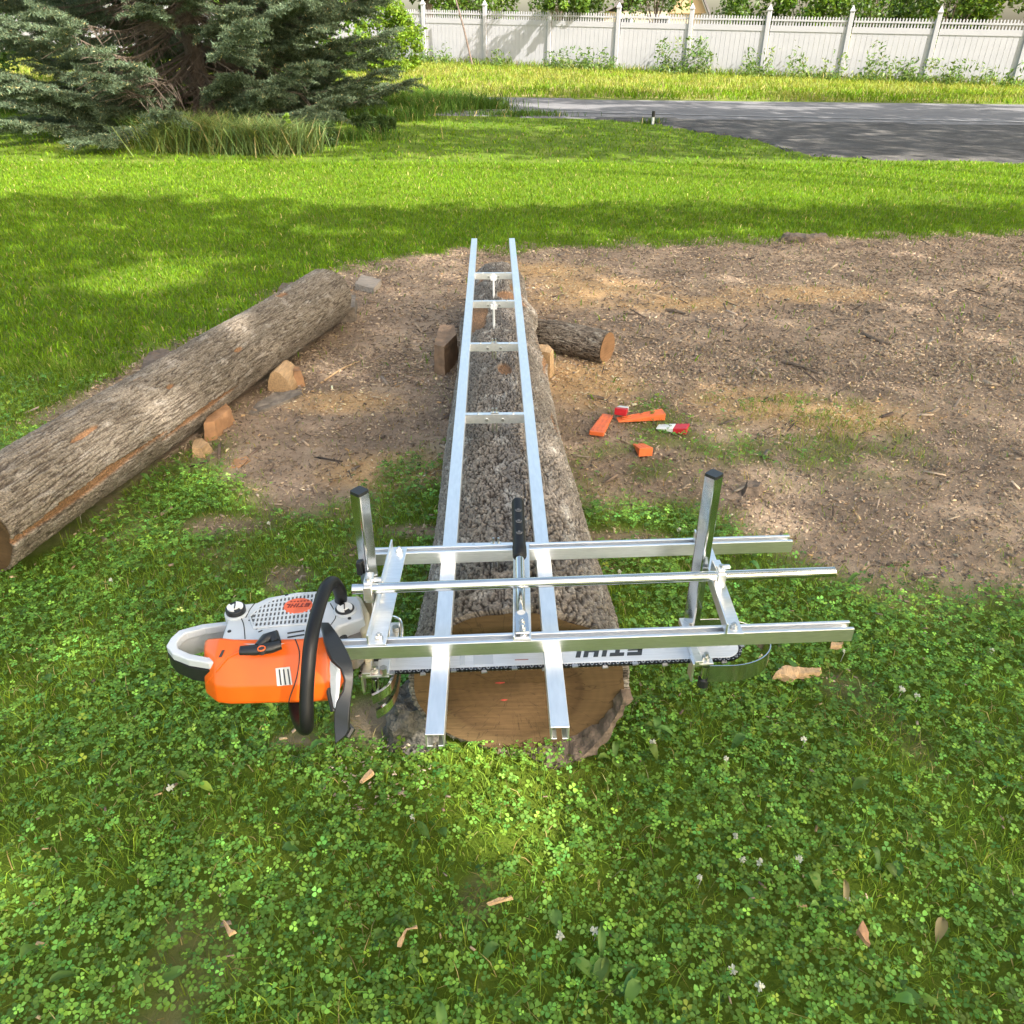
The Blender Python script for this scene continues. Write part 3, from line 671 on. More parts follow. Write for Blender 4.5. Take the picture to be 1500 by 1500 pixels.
big = log('milling_log', 'big barked log under the aluminium rail guide, its sawn end facing the viewer', 'log', (.008, 1.41, .222), (-.095, 5.02, .165),
    lambda t: (.268 - .02 * sstep(0, .25, t) - .075 * t, .232 - .065 * t), 900, 460, 3.0, .0095, 92, BIGC, M_FACE, M_FACE2, stretch=.33,
    swell=[(.0, -.75, .16, .5, .05), (.72, 2.6, .10, .35, .16), (.80, .15, .12, .45, .22), (.86, 1.6, .08, .8, .10), (.58, .35, .06, .2, .10)],
    peel=[(.45, 1.5, .07, .16), (.70, 2.2, .26, .33), (.78, 1.2, .10, .5), (.62, .35, .35, .18), (.36, .42, .12, .12), (.83, .9, .09, .3), (.9, 2.0, .1, .5)])
left = log('felled_log', 'long barked log lying on the left, parallel to the milled log', 'log', (-1.775, 2.15, .182), (-1.135, 4.82, .180),
    lambda t: (.163 - .006 * t, .163 - .006 * t), 640, 360, 8.0, .009, 80, LFTC, M_FACE, M_FACE2, stretch=.11,
    swell=[(.95, 1.0, .25, 1.2, .04)],
    peel=[(.18, .95, .07, .06), (.34, 1.55, .03, .06), (.36, .85, .03, .06), (.80, 1.6, .06, .16), (.12, -.1, .55, .13), (.40, -.25, .35, .12), (.55, .65, .03, .06)])
short = log('short_log', 'short dark round of log lying behind the milled log, cut end to the right', 'log', (.10, 4.44, .088), (.52, 4.15, .086),
    lambda t: (.088, .088), 160, 130, 14.0, .007, 40, SHC, M_FACE3, M_FACE3, peel=[(.2, 1.8, .05, .2)])

def chunk(name, label, cat, pts, h, m, rz=0, z0=None, taper=.06, group=None, bev=.004, rough=.006, tilt=None, sub=3):
    """a rough block: outline on the ground (world xy), height h"""
    import bmesh
    cx = sum(p[0] for p in pts) / len(pts); cy = sum(p[1] for p in pts) / len(pts)
    z = (gz(cx, cy) - .006) if z0 is None else z0
    b = MB(); b.prism([(p[0] - cx, p[1] - cy) for p in pts], 0, h, taper)
    me = bpy.data.meshes.new(name); me.from_pydata(b.v, [], b.f)
    bm = bmesh.new(); bm.from_mesh(me); bmesh.ops.recalc_face_normals(bm, faces=bm.faces)
    bmesh.ops.triangulate(bm, faces=bm.faces[:]); 
    for _ in range(sub): bmesh.ops.subdivide_edges(bm, edges=[e for e in bm.edges if e.calc_length() > .012], cuts=1, use_grid_fill=True)
    s = random.random() * 50
    for v in bm.verts:
        n = v.normal; k = float(perlin(v.co.x * 22 + s, v.co.y * 22, v.co.z * 22)) + .5 * float(perlin(v.co.x * 60 + s, v.co.y * 60, v.co.z * 60))
        v.co += n * k * rough
    bm.to_mesh(me); bm.free()
    o = link(name, me, m); o.location = (cx, cy, z); o.rotation_euler = tilt or (0, 0, 0)
    me.set_sharp_from_angle(angle=R(30))
    return tag(o, label, cat, group)
def gp(l): return [tuple(px(a, b)[:2]) for a, b in l]
M_GBARK = mat('grey_bark', (.20, .165, .13), .95, 0, 1, 70, .45, 30)
M_DBARK = mat('dark_bark', (.15, .11, .08), .95, 0, 1, 60, .4, 25)
M_STONE = mat('speckled_grey', (.085, .08, .066), .95, 0, 1, 120, .6, 70)
M_PLANK = mat('weathered_plank', (.30, .25, .20), .9, 0, .4, 40, .3, 12, aniso=(1, 8, 8))
chunk('support_block', 'dull brown wood block wedged against the left side of the milled log', 'wood block', gp([(636, 548), (652, 552), (672, 530), (668, 512), (645, 514)]), .16, mat('brown_split_wood', (.27, .17, .10), .85, 0, .6, 50, .35, 14), taper=.1)
o = chunk('support_block', 'pale round-ended wood stub sticking out at the right side of the milled log', 'wood block', [(.11, 3.93), (.20, 3.88), (.225, 3.95), (.19, 4.03), (.11, 4.03)], .15, M_SPLIT, taper=.12)
chunk('support_chunk', 'rough speckled grey chunk propped at the left foot of the sawn log end', 'chunk', [(-.335, 1.43), (-.31, 1.385), (-.24, 1.375), (-.17, 1.40), (-.17, 1.54), (-.27, 1.57), (-.33, 1.52)], .125, M_STONE, taper=.45, rough=.02, sub=4)
for (a_, b_, w_m) in ((732, 1000, .024), (738, 1025, .018)):
    q = pxy(a_, b_, 1.4055); pm = MB(); pm.tube([q + Vector((-w_m / 2, 0, 0)), q, q + Vector((w_m / 2, 0, .001))], [.0015, .0035, .0015], 6); o = pm.build('paint_mark', mat('red_paint', (.30, .03, .015), .7), big, off=(.008, 1.41, .222))
# bark slab under the right of the face
bs = MB(); A = []; B_ = []
for i in range(13):
    t = i / 12; a = -1.75 + 1.62 * t
    A.append((.01 + .268 * math.cos(a), 1.425, .232 + .236 * math.sin(a))); B_.append((.015 + .27 * math.cos(a), 1.425 - (.03 + .050 * math.sin(min(t * 1.25, 1) * math.pi)), .215 + .240 * math.sin(a)))
bs.strip(A, B_, .022)
o = bs.build('bark_slab', M_DBARK, None, True); sd_ = o.modifiers.new('sub', 'SUBSURF'); sd_.levels = sd_.render_levels = 2; sd_.subdivision_type = 'SIMPLE'
tx = bpy.data.textures.new('bark_lumps', 'CLOUDS'); tx.noise_scale = .03; dp = o.modifiers.new('rough', 'DISPLACE'); dp.texture = tx; dp.strength = .034; dp.texture_coords = 'LOCAL'
tag(o, 'curved piece of dark bark flaring out below the right of the sawn log face', 'bark')
# pieces under and round the left log
fwp = px(410, 574); fm = MB(); prf = [(-.068, 0), (.068, 0), (.064, .035), (.045, .075), (.015, .108), (-.012, .118), (-.035, .105), (-.055, .06)]
fm.profile(prf, (0, 0, 0), (.02, .16, .0)); fo = fm.build('firewood_piece', M_FACE2 if 0 else M_SPLIT, None, bevel=.004); fo.location = (fwp.x, fwp.y, gz(fwp.x, fwp.y) - .005)
tag(fo, 'pale split wedge of firewood standing on end beside the left log', 'firewood')
chunk('firewood_piece', 'small brown split offcut just right of the pale firewood wedge', 'firewood', gp([(430, 568), (448, 566), (444, 555), (430, 556)]), .085, M_SPLITO, taper=.4)
chunk('bark_slab', 'flat grey slab of bark lying on the soil below the firewood wedge', 'bark', gp([(364, 609), (372, 611), (410, 597), (446, 580), (442, 574), (400, 580), (375, 596)]), .022, M_GBARK, taper=.05)
chunk('firewood_piece', 'orange split block poking out under the left log near the grass', 'firewood', gp([(300, 648), (318, 645), (346, 620), (338, 610), (312, 618)]), .085, M_SPLITO, taper=.2)
chunk('firewood_piece', 'small fresh yellow offcut at the grass edge below the left log', 'firewood', gp([(282, 672), (300, 672), (313, 662), (300, 652), (284, 656)]), .05, M_SPLIT, taper=.25)
chunk('firewood_piece', 'thin reddish chip lying flat on the soil right of the yellow offcut', 'wood chip', gp([(334, 688), (350, 688), (370, 676), (362, 670), (342, 676)]), .014, M_SPLITO, taper=.1)
chunk('support_block', 'grey wood block under the far end of the left log', 'wood block', gp([(500, 474), (522, 472), (524, 452), (500, 452)]), .10, M_GBARK)
chunk('plank', 'short weathered board sticking out behind the far end of the left log', 'board', gp([(520, 424), (548, 432), (560, 418), (530, 410)]), .05, M_PLANK, taper=.03)
chunk('bark_slab', 'narrow dark strip of bark leaning on the far side of the left log', 'bark', gp([(405, 430), (432, 426), (440, 416), (412, 418)]), .03, M_DBARK, taper=.2)
chunk('firewood_piece', 'grey barked branch piece lying behind the left log near the frame edge', 'firewood', gp([(203, 566), (262, 548), (268, 528), (240, 520), (206, 540)]), .08, M_DBARK, taper=.3, rough=.012)
chunk('wood_splinter', 'torn pale slab of wood lying in the grass right of the bar tip', 'wood scrap', gp([(1128, 1008), (1142, 1010), (1158, 1018), (1166, 1008), (1198, 1006), (1200, 998), (1172, 1000), (1140, 998)]), .02, M_SPLIT, taper=.08, z0=.035, rough=.009)
chunk('wood_splinter', 'small pale splinter in the grass beyond the bar tip', 'wood scrap', gp([(1212, 963), (1230, 960), (1232, 954), (1214, 956)]), .012, M_SPLIT, z0=.03)
chunk('wood_splinter', 'pale curled splinter lying in the clover near the bottom of the picture', 'wood scrap', gp([(585, 1405), (590, 1407), (600, 1385), (616, 1380), (614, 1375), (596, 1379)]), .010, M_SPLIT, z0=.045)
chunk('wood_splinter', 'short cream splinter in the grass below the chainsaw guard', 'wood scrap', gp([(528, 1166), (534, 1168), (550, 1152), (546, 1148)]), .010, M_SPLIT, z0=.045)
chunk('wood_splinter', 'bent pale splinter lying in the lower left grass', 'wood scrap', gp([(332, 1368), (336, 1370), (342, 1392), (352, 1385), (346, 1382)]), .008, M_SPLIT, z0=.045)
chunk('wood_splinter', 'torn brown scrap in the lower right clover', 'wood scrap', gp([(1248, 1385), (1254, 1372), (1262, 1390), (1266, 1408), (1258, 1402)]), .012, M_SPLITO, z0=.045)
chunk('wood_splinter', 'thin tan splinter in the clover at the bottom middle', 'wood scrap', gp([(712, 1342), (716, 1347), (752, 1336), (750, 1331)]), .008, M_SPLIT, z0=.045)
chunk('stone', 'half buried brown stone in the soil behind the right post of the mill', 'stone', gp([(1086, 730), (1112, 730), (1120, 718), (1104, 710), (1088, 716)]), .045, M_DBARK, taper=.4, rough=.01)
chunk('branch', 'flat dark branch lying at the edge of the lawn on the right', 'branch', gp([(1140, 354), (1180, 357), (1215, 354), (1216, 349), (1178, 349), (1142, 348)]), .05, M_DBARK, taper=.2, rough=.02)
for nm, (a, b), (c, d_), r in [('thin dark stick on the soil right of the short log', (765 + 20, 468), (820, 467), .008), ('thin forked dark stick lying on the soil at the right edge', (1262, 490), (1300, 505), .012), ('grey stick lying on the pale sawdust at right', (1145, 532), (1195, 548), .010),
                         ('short brown stick on the soil left of the orange wedges', (860, 587), (885, 588), .012), ('pale straight twig on the soil beside the left log', (470, 562), (527, 530), .006), ('small dark stick on the soil above the bar of sawdust', (975, 455), (1005, 462), .012), ('short yellow splint on the sawdust behind the short log', (955, 434), (975, 439), .014)]:
    p, q = px(a, b), px(c, d_); mid = (p + q) / 2 + Vector((random.uniform(-.02, .02), random.uniform(-.03, .03), .012))
    p.z = gz(p.x, p.y) + r * .6; q.z = gz(q.x, q.y) + r * .6; mid.z += gz(mid.x, mid.y)
    m_ = MB().tube(smooth_path([p, mid, q], 5), [r * (1 - .04 * i) for i in range(11)], 7)
    tag(m_.build('stick', M_SPLIT if 'yellow' in nm or 'pale st' in nm else M_DBARK, None, True), nm, 'stick')

# felling wedges
def wedge(label, tip, butt, wid, th, m, group, band=None, z=0):
    """tip and butt: centres of the thin and the thick end on the ground"""
    t, b = Vector(tip), Vector(butt); L_ = (b - t).length; yaw = math.atan2((b - t).y, (b - t).x)
    root = thing('felling_wedge', label, 'wedge', (t.x, t.y, gz(t.x, t.y) + .012 + z), yaw, group)
    def piece(x0, x1, name, mm):
        def h(x): return .004 + (th - .004) * x / L_
        vs = [(x, s * wid / 2 * (.82 + .18 * min(1, x / (L_ * .45))), zz * h(x)) for x in (x0, x1) for s in (-1, 1) for zz in (0, 1)]
        b_ = MB(); b_.add(vs, [(0, 1, 3, 2), (4, 6, 7, 5), (0, 4, 5, 1), (2, 3, 7, 6), (0, 2, 6, 4), (1, 5, 7, 3)])
        b_.build(name, mm, root, bevel=.0025)
    if band: piece(0, L_ * band, 'blade', m); piece(L_ * band + .0004, L_, 'head', M_REDW)
    else:
        piece(0, L_, 'blade', m)
        rib = MB()
        for s in (-.28, 0, .28): rib.add([(L_ * .1, s * wid - .003, .004 + (th - .004) * .1 - .001), (L_ * .1, s * wid + .003, .004 + (th - .004) * .1 - .001), (L_ * .92, s * wid + .003, .004 + (th - .004) * .92 - .001), (L_ * .92, s * wid - .003, .004 + (th - .004) * .92 - .001),
                                         (L_ * .1, s * wid - .002, .004 + (th - .004) * .1 + .0016), (L_ * .1, s * wid + .002, .004 + (th - .004) * .1 + .0016), (L_ * .92, s * wid + .002, .004 + (th - .004) * .92 + .0016), (L_ * .92, s * wid - .002, .004 + (th - .004) * .92 + .0016)],
                                        [(0, 1, 2, 3), (4, 5, 6, 7), (0, 1, 5, 4), (1, 2, 6, 5), (2, 3, 7, 6), (3, 0, 4, 7)])
        rib.build('rib', m, root)
    return root
WG = 'felling wedges on the soil'
wedge('orange felling wedge lying flat, leftmost of the wedges on the soil', px(890, 614), px(873, 645), .066, .020, M_ORW, WG)
wedge('long orange felling wedge with its thin tip under a red and white wedge', px(904, 619, .01), px(971, 615, .01), .062, .034, M_ORW, WG)
wedge('red and white wedge resting on the tip of the long orange wedge', px(914, 600, .03), px(908, 613, .03), .056, .034, M_WHW, WG, .52, .022)
wedge('red and white wedge lying alone, white tip to the left', px(962, 632), px(1006, 640), .060, .032, M_WHW, WG, .56)
wedge('stubby orange wedge lying nearest the mill, thick end forward', px(934, 656), px(945, 674), .060, .040, M_ORW, WG)
# ------------------------------------------------------------------ rail guide (ladder) on the log
lad = thing('rail_guide', 'long aluminium ladder-like rail guide lying along the top of the milled log', 'rail guide', (-.0255, .985, .478), 0.0226)
LEN = 3.885; W2 = .017
def cprof(w, h, t=.003, slot=.010, flip=False):
    o = [(-w, 0), (-slot / 2, 0), (-slot / 2, t), (-w + t, t), (-w + t, h - t), (w - t, h - t), (w - t, t), (slot / 2, t), (slot / 2, 0), (w, 0), (w, h), (-w, h)]
    return [(a, h - b) for a, b in o][::-1] if flip else o
for sx in (-.1125, .1125):
    MB().profile(cprof(W2, .032), (sx, 0 if sx < 0 else .012, 0), (sx, LEN, 0)).build('rail', M_ALUL, lad, bevel=.0006, seg=1)
for i, y in enumerate((1.589, 2.355, 3.03, 3.605, 4.094)):
    yy = y - .985
    r_ = MB(); iw = .1125 - W2
    r_.box((0, yy, .029), (2 * iw, .018, .003)); r_.box((0, yy - .0075, .0135), (2 * iw, .003, .028)); r_.box((0, yy + .0075, .0135), (2 * iw, .003, .028))
    rung = r_.build('rung', M_ALUL, lad)
    for s in (-.026, .026):
        MB().cyl((s, yy - .013, .012), (s, yy - .0085, .012), .0055, 6).build('bolt', M_BOLT, rung)
    for s in (-.055, .06):
        MB().cyl((s, yy, .0302), (s, yy, .0325), .004, 8).build('bolt', M_BOLT, rung)
    b_ = MB()
    if i >= 3: b_.tube([(0, yy - .013, .028), (0, yy - .013, -.085)], .0055, 8); b_.tube([(0, yy - .013, -.085), (0, yy - .013, -.10)], [.0055, .001], 8); b_.box((0, yy - .014, .006), (.03, .006, .022))
    else:
        for s in (-.006, .006): b_.tube([(s, yy, -.035), (s, yy, .05)], .0028, 8)
        b_.box((0, yy, .033), (.026, .012, .004))
    b_.build('levelling_screw', M_WHITE if i >= 3 else M_BOLT, rung)

# ------------------------------------------------------------------ chainsaw mill
MO = Vector((-.323, 1.176, .51)); YAW = R(3.2)
mill = thing('chainsaw_mill', 'silver two-rail chainsaw mill sitting across the rail guide', 'chainsaw mill', MO, YAW)
inv = (Matrix.Translation(MO) @ Matrix.Rotation(YAW, 4, 'Z')).inverted()
def wl(x, y, z): return inv @ Vector((x, y, z))
RW, RH = .014, .032
rprof = [(-RW, 0), (RW, 0), (RW, RH), (.0066, RH), (.0066, RH - .003), (.0095, RH - .003), (.0095, RH - .018), (-.0095, RH - .018), (-.0095, RH - .003), (-.0066, RH - .003), (-.0066, RH), (-RW, RH)]
MB().profile(rprof, (-.03, RW, 0), (1.021, RW, 0)).build('rail', M_ALU, mill, bevel=.0006, seg=1)
MB().profile(rprof, (.012, .322 + RW, 0), (1.012, .322 + RW, 0)).build('rail', M_ALU, mill, bevel=.0006, seg=1)
T0 = RH
def bracket(x0f, x0r, yf, yr, flange_l, fh):
    """angle-iron cross bracket from the front to the rear rail, world x/y"""
    a, b = wl(x0f, yf, .51), wl(x0r, yr, .51); d = (b - a).normalized(); sd = Vector((d.y, -d.x, 0))
    w_ = .037; t = .004; z0 = T0 + .0004; br = MB()
    br.profile([(0, 0), (w_, 0), (w_, t), (t, t), (t, fh), (0, fh)], a + Vector((0, 0, z0)), b + Vector((0, 0, z0)))
    o = br.build('end_bracket', M_ALU, mill, bevel=.0007, seg=1)
    L_ = (b - a).length
    for k in (.018, L_ - .018):
        c = a + d * k + sd * .021; q = MB(); q.cyl((c.x, c.y, z0 + t), (c.x, c.y, z0 + t + .0015), .009, 14); q.cyl((c.x, c.y, z0 + t + .0015), (c.x, c.y, z0 + t + .009), .0068, 6); q.cyl((c.x, c.y, z0 + t + .009), (c.x, c.y, z0 + t + .013), .0035, 8)
        q.build('bolt', M_BOLT, o)
    return o, a, d, sd, z0
brL = bracket(-.286, -.282, 1.182, 1.522, True, .026)
brR = bracket(.428, .432, 1.214, 1.562, True, .028)
# centre crossbar
ctr = bracket(.0015, .0035, 1.197, 1.535, True, .010)
# round rod
rod = MB(); rod.tube([wl(-.333, 1.311, .584), wl(.694, 1.373, .584)], .0112, 20); rod.build('crossbar_rod', M_CHROME, mill, True)
# upright posts with black end caps
def sqtube(px_, py_, z0, z1, yaw, side=.029):
    c = wl(px_, py_, z0); top = z1 - z0; m = Matrix.Rotation(yaw, 3, 'Z'); q = MB()
    h = side / 2; r = .004; n = []
    for cx, cy, a0 in ((h - r, h - r, 0), (-h + r, h - r, 90), (-h + r, -h + r, 180), (h - r, -h + r, 270)):
        for k in range(4):
            a = R(a0 + 30 * k); n.append((cx + r * math.cos(a), cy + r * math.sin(a)))
    P = [tuple((m @ Vector((a, b, 0)))[:2]) for a, b in n]
    q.prism([(c.x + a, c.y + b) for a, b in P], c.z, c.z + top)
    o = q.build('upright_post', M_CHROME, mill)
    k = MB(); k.prism([(c.x + a * 1.03, c.y + b * 1.03) for a, b in P], c.z + top - .002, c.z + top + .004, .06); k.build('end_cap', M_BLACKP, o)
    return o
pL = sqtube(-.309, 1.374, .385, .782, R(49)); pR = sqtube(.414, 1.409, .405, .802, R(-50))
# clamps holding the posts and the rod
def clamp(x, y, flip):
    s = 1 if not flip else -1; q = MB(); c = wl(x, y, .51)
    q.box(c + Vector((0, -.030, .062)), (.018, .040, .052)); q.box(c + Vector((0, -.048, .088)), (.016, .018, .012)); q.box(c + Vector((.012 * s, -.006, .052)), (.030, .010, .026)); q.box(c + Vector((.0, -.062, .070)), (.018, .006, .035))
    o = q.build('post_clamp', M_ALU, mill, bevel=.0015)
    b_ = MB()
    for dz in (.050, .080): b_.cyl(c + Vector((.010 * s, -.028, dz)), c + Vector((.026 * s, -.028, dz)), .0062, 6)
    b_.cyl(c + Vector((0, -.048, .094)), c + Vector((0, -.048, .101)), .005, 6); b_.build('bolt', M_BOLT, o)
    return o
clamp(-.303, 1.362, False); clamp(.442, 1.408, False)
MB().box(wl(-.325, 1.366, .60), (.012, .016, .034), R(-10)).build('knob', M_BLACKP, mill, bevel=.003)
# push handle
hd = MB(); hp = [wl(.0155, 1.206, .553), wl(.0155, 1.25, .553)]
h0, h1, h2, h3 = wl(.021, 1.208, .5535), wl(.019, 1.262, .5535), wl(.018, 1.325, .554), wl(.017, 1.445, .588)
hd.tube([wl(.019, 1.268, .554), wl(.018, 1.29, .5535), h2, wl(.0178, 1.345, .5575), h3], [.0095, .0098, .0098, .0098, .0098], 16)
a, b = h0, h1; hd.strip([(a.x - .0135, a.y, a.z), (b.x - .0135, b.y, b.z), (b.x - .008, b.y + .016, b.z)], [(a.x + .0135, a.y, a.z), (b.x + .0135, b.y, b.z), (b.x + .008, b.y + .016, b.z)], .006)
hb = hd.build('push_handle', M_CHROME, mill, True)
bq = MB()
for t in (.35, .9): c = a + (b - a) * t * .6; bq.cyl(c, c + Vector((0, 0, .008)), .007, 6); bq.cyl(c + Vector((0, 0, .008)), c + Vector((0, 0, .013)), .0035, 8)
bq.build('bolt', M_BOLT, hb)
g0, g1 = wl(.0172, 1.428, .583), wl(.0135, 1.592, .631); gd = (g1 - g0).normalized()
gr = MB(); gr.tube([g0, g0 + gd * .004, g0 + gd * .03, g0 + gd * .034, g1 - gd * .006, g1], [.014, .0158, .0158, .0148, .0148, .012], 18); grip = gr.build('grip', M_BLACK, hb, True)
un = Vector((0, -gd.z, gd.y))
for i in range(3):
    c = g0 + gd * (.062 + i * .034) + un * .0140; gm = MB()
    for ang in range(0, 181, 20):
        pass
    gm.tube([c + Vector((.006 * math.cos(R(t_)), 0, 0)) + gd * .006 * math.sin(R(t_)) for t_ in range(180, 361, 20)], .0016, 6); gm.cyl(c - un * .002, c + un * .0012, .0035, 10); gm.build('grip_boss', mat('grip_boss_grey', (.10, .10, .105), .3), grip)  # half-rings and studs in a lighter grey than the grip
# bar clamps under the posts
ZB = -.110  # bar plane relative to mill origin
def barclamp(u, v0, mirror):
    q = MB(); q.box((u, (v0 + .20) / 2, ZB + .014), (.018, .20 - v0, .014)); q.box((u + .016, v0 + .014, ZB + .012), (.032, .030, .006)); q.box((u - .010, v0 + .016, ZB - .012), (.005, .030, .05))
    o = q.build('bar_clamp', M_ALU, mill, bevel=.001)
    n = MB(); n.cyl((u + .017, v0 + .012, ZB + .015), (u + .017, v0 + .012, ZB + .026), .0085, 6); n.cyl((u + .017, v0 + .012, ZB + .026), (u + .017, v0 + .012, ZB + .034), .005, 10); n.build('bolt', M_BOLT, o)
    k = MB(); k.cyl((u + .017, v0 + .004, ZB - .038), (u + .017, v0 + .004, ZB + .004), .0075, 12); k.build('screw', M_CHROME, o, True)
    e = MB(); e.cyl((u + .017, v0 + .004, ZB - .052), (u + .017, v0 + .004, ZB - .032), .0125, 8); e.build('nut', M_BLACKP, o, bevel=.001)
barclamp(.730, .052, False); barclamp(.018, .055, True)
# nose guard band
A = []; B_ = []
for i in range(25):
    t = i / 24; a = -math.pi / 2 + math.pi * t
    cx, cy = .800, .122; rx_, ry_ = .108, .078
    A.append((cx + rx_ * math.cos(a), cy + ry_ * math.sin(a), ZB + .014)); B_.append((cx + rx_ * math.cos(a), cy + ry_ * math.sin(a), ZB - .032))
A = [(.752, .046, ZB + .014)] + A + [(.752, .200, ZB + .014)]; B_ = [(.752, .046, ZB - .032)] + B_ + [(.752, .200, ZB - .032)]
MB().strip(A, B_, .0022).build('nose_guard', M_CHROME, mill, True)
# ------------------------------------------------------------------ chainsaw
SO = Vector((-.47, 1.27, .335))
saw = thing('chainsaw', 'orange and grey chainsaw lying on its side with its bar clamped in the mill', 'chainsaw', SO)
def S(mb, name, m, smooth=False, bevel=0, seg=2, parent=None):
    if parent is None or parent is saw: return mb.build(name, m, saw, smooth, bevel, seg, off=SO)
    return mb.build(name, m, parent, smooth, bevel, seg, off=SO)
# body
bd = MB(); bd.prism([(-.60, 1.225), (-.37, 1.222), (-.345, 1.25), (-.34, 1.33), (-.36, 1.355), (-.56, 1.345), (-.60, 1.30)], .385, .505)
body = S(bd, 'engine_body', M_DARK, bevel=.006)
fr = MB(); fr.prism([(-.345, 1.235), (-.325, 1.24), (-.312, 1.27), (-.31, 1.335), (-.345, 1.34)], .425, .498); S(fr, 'crankcase', mat('cast_metal', (.28, .26, .24), .5, .6, .2, 80, .25, 30), bevel=.005, parent=body)
# grey starter cover, traced from above at its own height
zc = .53
def pc(l, z=zc): return [tuple(px(a, b, z)[:2]) for a, b in l]
cover_o = pc([(322, 935), (330, 912), (334, 897), (352, 884), (374, 882), (391, 874), (435, 866), (468, 864), (482, 880), (490, 876), (500, 872), (524, 872), (530, 880), (535, 905), (515, 912), (497, 918), (487, 930), (478, 940), (455, 942), (390, 946), (350, 945)])
cv = MB(); cv.prism(cover_o[::-1], .492, zc, .025); cover = S(cv, 'starter_cover', M_GREY, bevel=.005, seg=3)
# recessed fan grille: dark panel with raised grey ribs
gq = pc([(372, 921), (366, 904), (380, 890), (398, 880), (437, 871), (468, 869), (466, 914), (425, 916)], zc)
gm = MB(); gm.prism(gq[::-1], zc - .002, zc + .0012); S(gm, 'fan_opening', mat('fan_mesh_grey', (.10, .105, .11), .6, 0, .3, 900, .2, 400), parent=cover)
gc = [Vector((*p, zc)) for p in pc([(372, 921), (380, 880), (470, 868), (468, 914)])]
def bil(u, v): return (gc[0] * (1 - u) + gc[3] * u) * (1 - v) + (gc[1] * (1 - u) + gc[2] * u) * v
ri = MB(); gpoly = np.array(gq)
def clipped(p, q, w, h=.0030):
    N = 40; run = []
    for i in range(N + 1):
        t = p + (q - p) * i / N; ins = poly_sd(np.array([t.x]), np.array([t.y]), gpoly)[0] > -.001
        if ins: run.append(t)
        if (not ins or i == N) and len(run) > 1:
            a_, b_ = run[0], run[-1]; c = (a_ + b_) / 2; d = b_ - a_
            ri.box((c.x, c.y, zc + h / 2 + .0005), (d.length, w, h), math.atan2(d.y, d.x)); run = []
        elif not ins: run = []
for i in range(17): clipped(bil(i / 16, -.05), bil(i / 16 + .02, 1.05), .0036)
for j in range(7): clipped(bil(-.05, .03 + j * .157), bil(1.03, .03 + j * .157), .0036, .0026)
S(ri, 'grille', M_GREY, parent=cover)
rim = MB(); rim.tube([Vector((*p, zc + .0015)) for p in gq + gq[:1]], .0022, 6); S(rim, 'grille_rim', M_GREY, True, parent=cover)
# side vents
for k in range(5):
    for (x0, y0) in ((369 + k * 3.6, 905 + k * 4.2),): sv = MB(); p = px(x0 - 5, y0 + 4, zc + .0006); q = px(x0 + 1, y0 + 1.5, zc + .0006); c = (p + q) / 2; sv.box((c.x, c.y, zc + .0004), ((q - p).length, .0022, .0016), math.atan2((q - p).y, (q - p).x)); S(sv, 'vent_slot', M_DARK, parent=cover)
for (a0, b0), (a1, b1) in (((421, 928), (446, 924)), ((421, 934), (446, 930))):
    p, q = px(a0, b0, zc), px(a1, b1, zc); c = (p + q) / 2; sv = MB(); sv.box((c.x, c.y, zc + .0004), ((q - p).length, .0034, .0020), math.atan2((q - p).y, (q - p).x)); S(sv, 'vent_slot', M_DARK, parent=cover)
# round badge with lettering
def letters(word, h, shear=.28, wgt=.24):
    """flat block letters as quads, baseline at y=0, reading along +x"""
    out = []; x = 0; t = wgt * h
    G_ = {'S': (.80, [(0, 1 - wgt, .80, 1), (0, .5, wgt, 1 - wgt), (0, .5 - wgt / 2, .80, .5 + wgt / 2), (.80 - wgt, wgt, .80, .5 - wgt / 2), (0, 0, .80, wgt)]),
          'T': (.78, [(0, 1 - wgt, .78, 1), (.39 - wgt / 2, 0, .39 + wgt / 2, 1 - wgt)]), 'I': (.30, [(.02, 0, .02 + wgt, 1)]),
          'H': (.80, [(0, 0, wgt, 1), (.80 - wgt, 0, .80, 1), (wgt, .5 - wgt / 2, .80 - wgt, .5 + wgt / 2)]), 'L': (.68, [(0, 0, wgt, 1), (wgt, 0, .68, wgt)])}
    for ch in word:
        wd, rects = G_[ch]
        for a0, b0, a1, b1 in rects: out.append([(x + a0 * h + b * h * shear, b * h) if False else (x + a * h + b * h * shear, b * h) for a, b in ((a0, b0), (a1, b0), (a1, b1), (a0, b1))])
        x += (wd + .16) * h
    return out, x
def put_text(word, origin, adv, up_, h, z, name, m, parent, sx=1.0, **kw):
    q, wd = letters(word, h, **kw); mb = MB(); o = Vector(origin); a_ = Vector(adv).normalized() * sx; u_ = Vector(up_).normalized()
    for quad in q: mb.prism([tuple((o + a_ * a + u_ * b)[:2]) for a, b in quad], z, z + .0008)
    return mb, wd
bc = px(437, 889, zc); bdg = MB(); ring = [(bc.x + .0315 * math.cos(R(t)), bc.y + .0265 * math.sin(R(t))) for t in range(0, 360, 10)]
bdg.prism(ring, zc, zc + .0045, .05); badge = S(bdg, 'badge', mat('badge_orange', (.72, .13, .05), .45), bevel=.0008, parent=cover)
tm, wd = put_text('STIHL', (bc.x + .026, bc.y + .008, 0), (-1, -.09, 0), (.09, -1, 0), .0125, zc + .0045, 'lettering', None, badge)
S(tm, 'lettering', mat('badge_print', (.20, .03, .015), .5), parent=badge)
sub = MB()
for k in range(6): sub.box((bc.x + .018 - k * .007, bc.y + .0150 - k * .0006, zc + .0049), (.0045, .0030, .0008), .09)
S(sub, 'badge_print', mat('badge_print_small', (.22, .035, .02), .5), parent=badge)
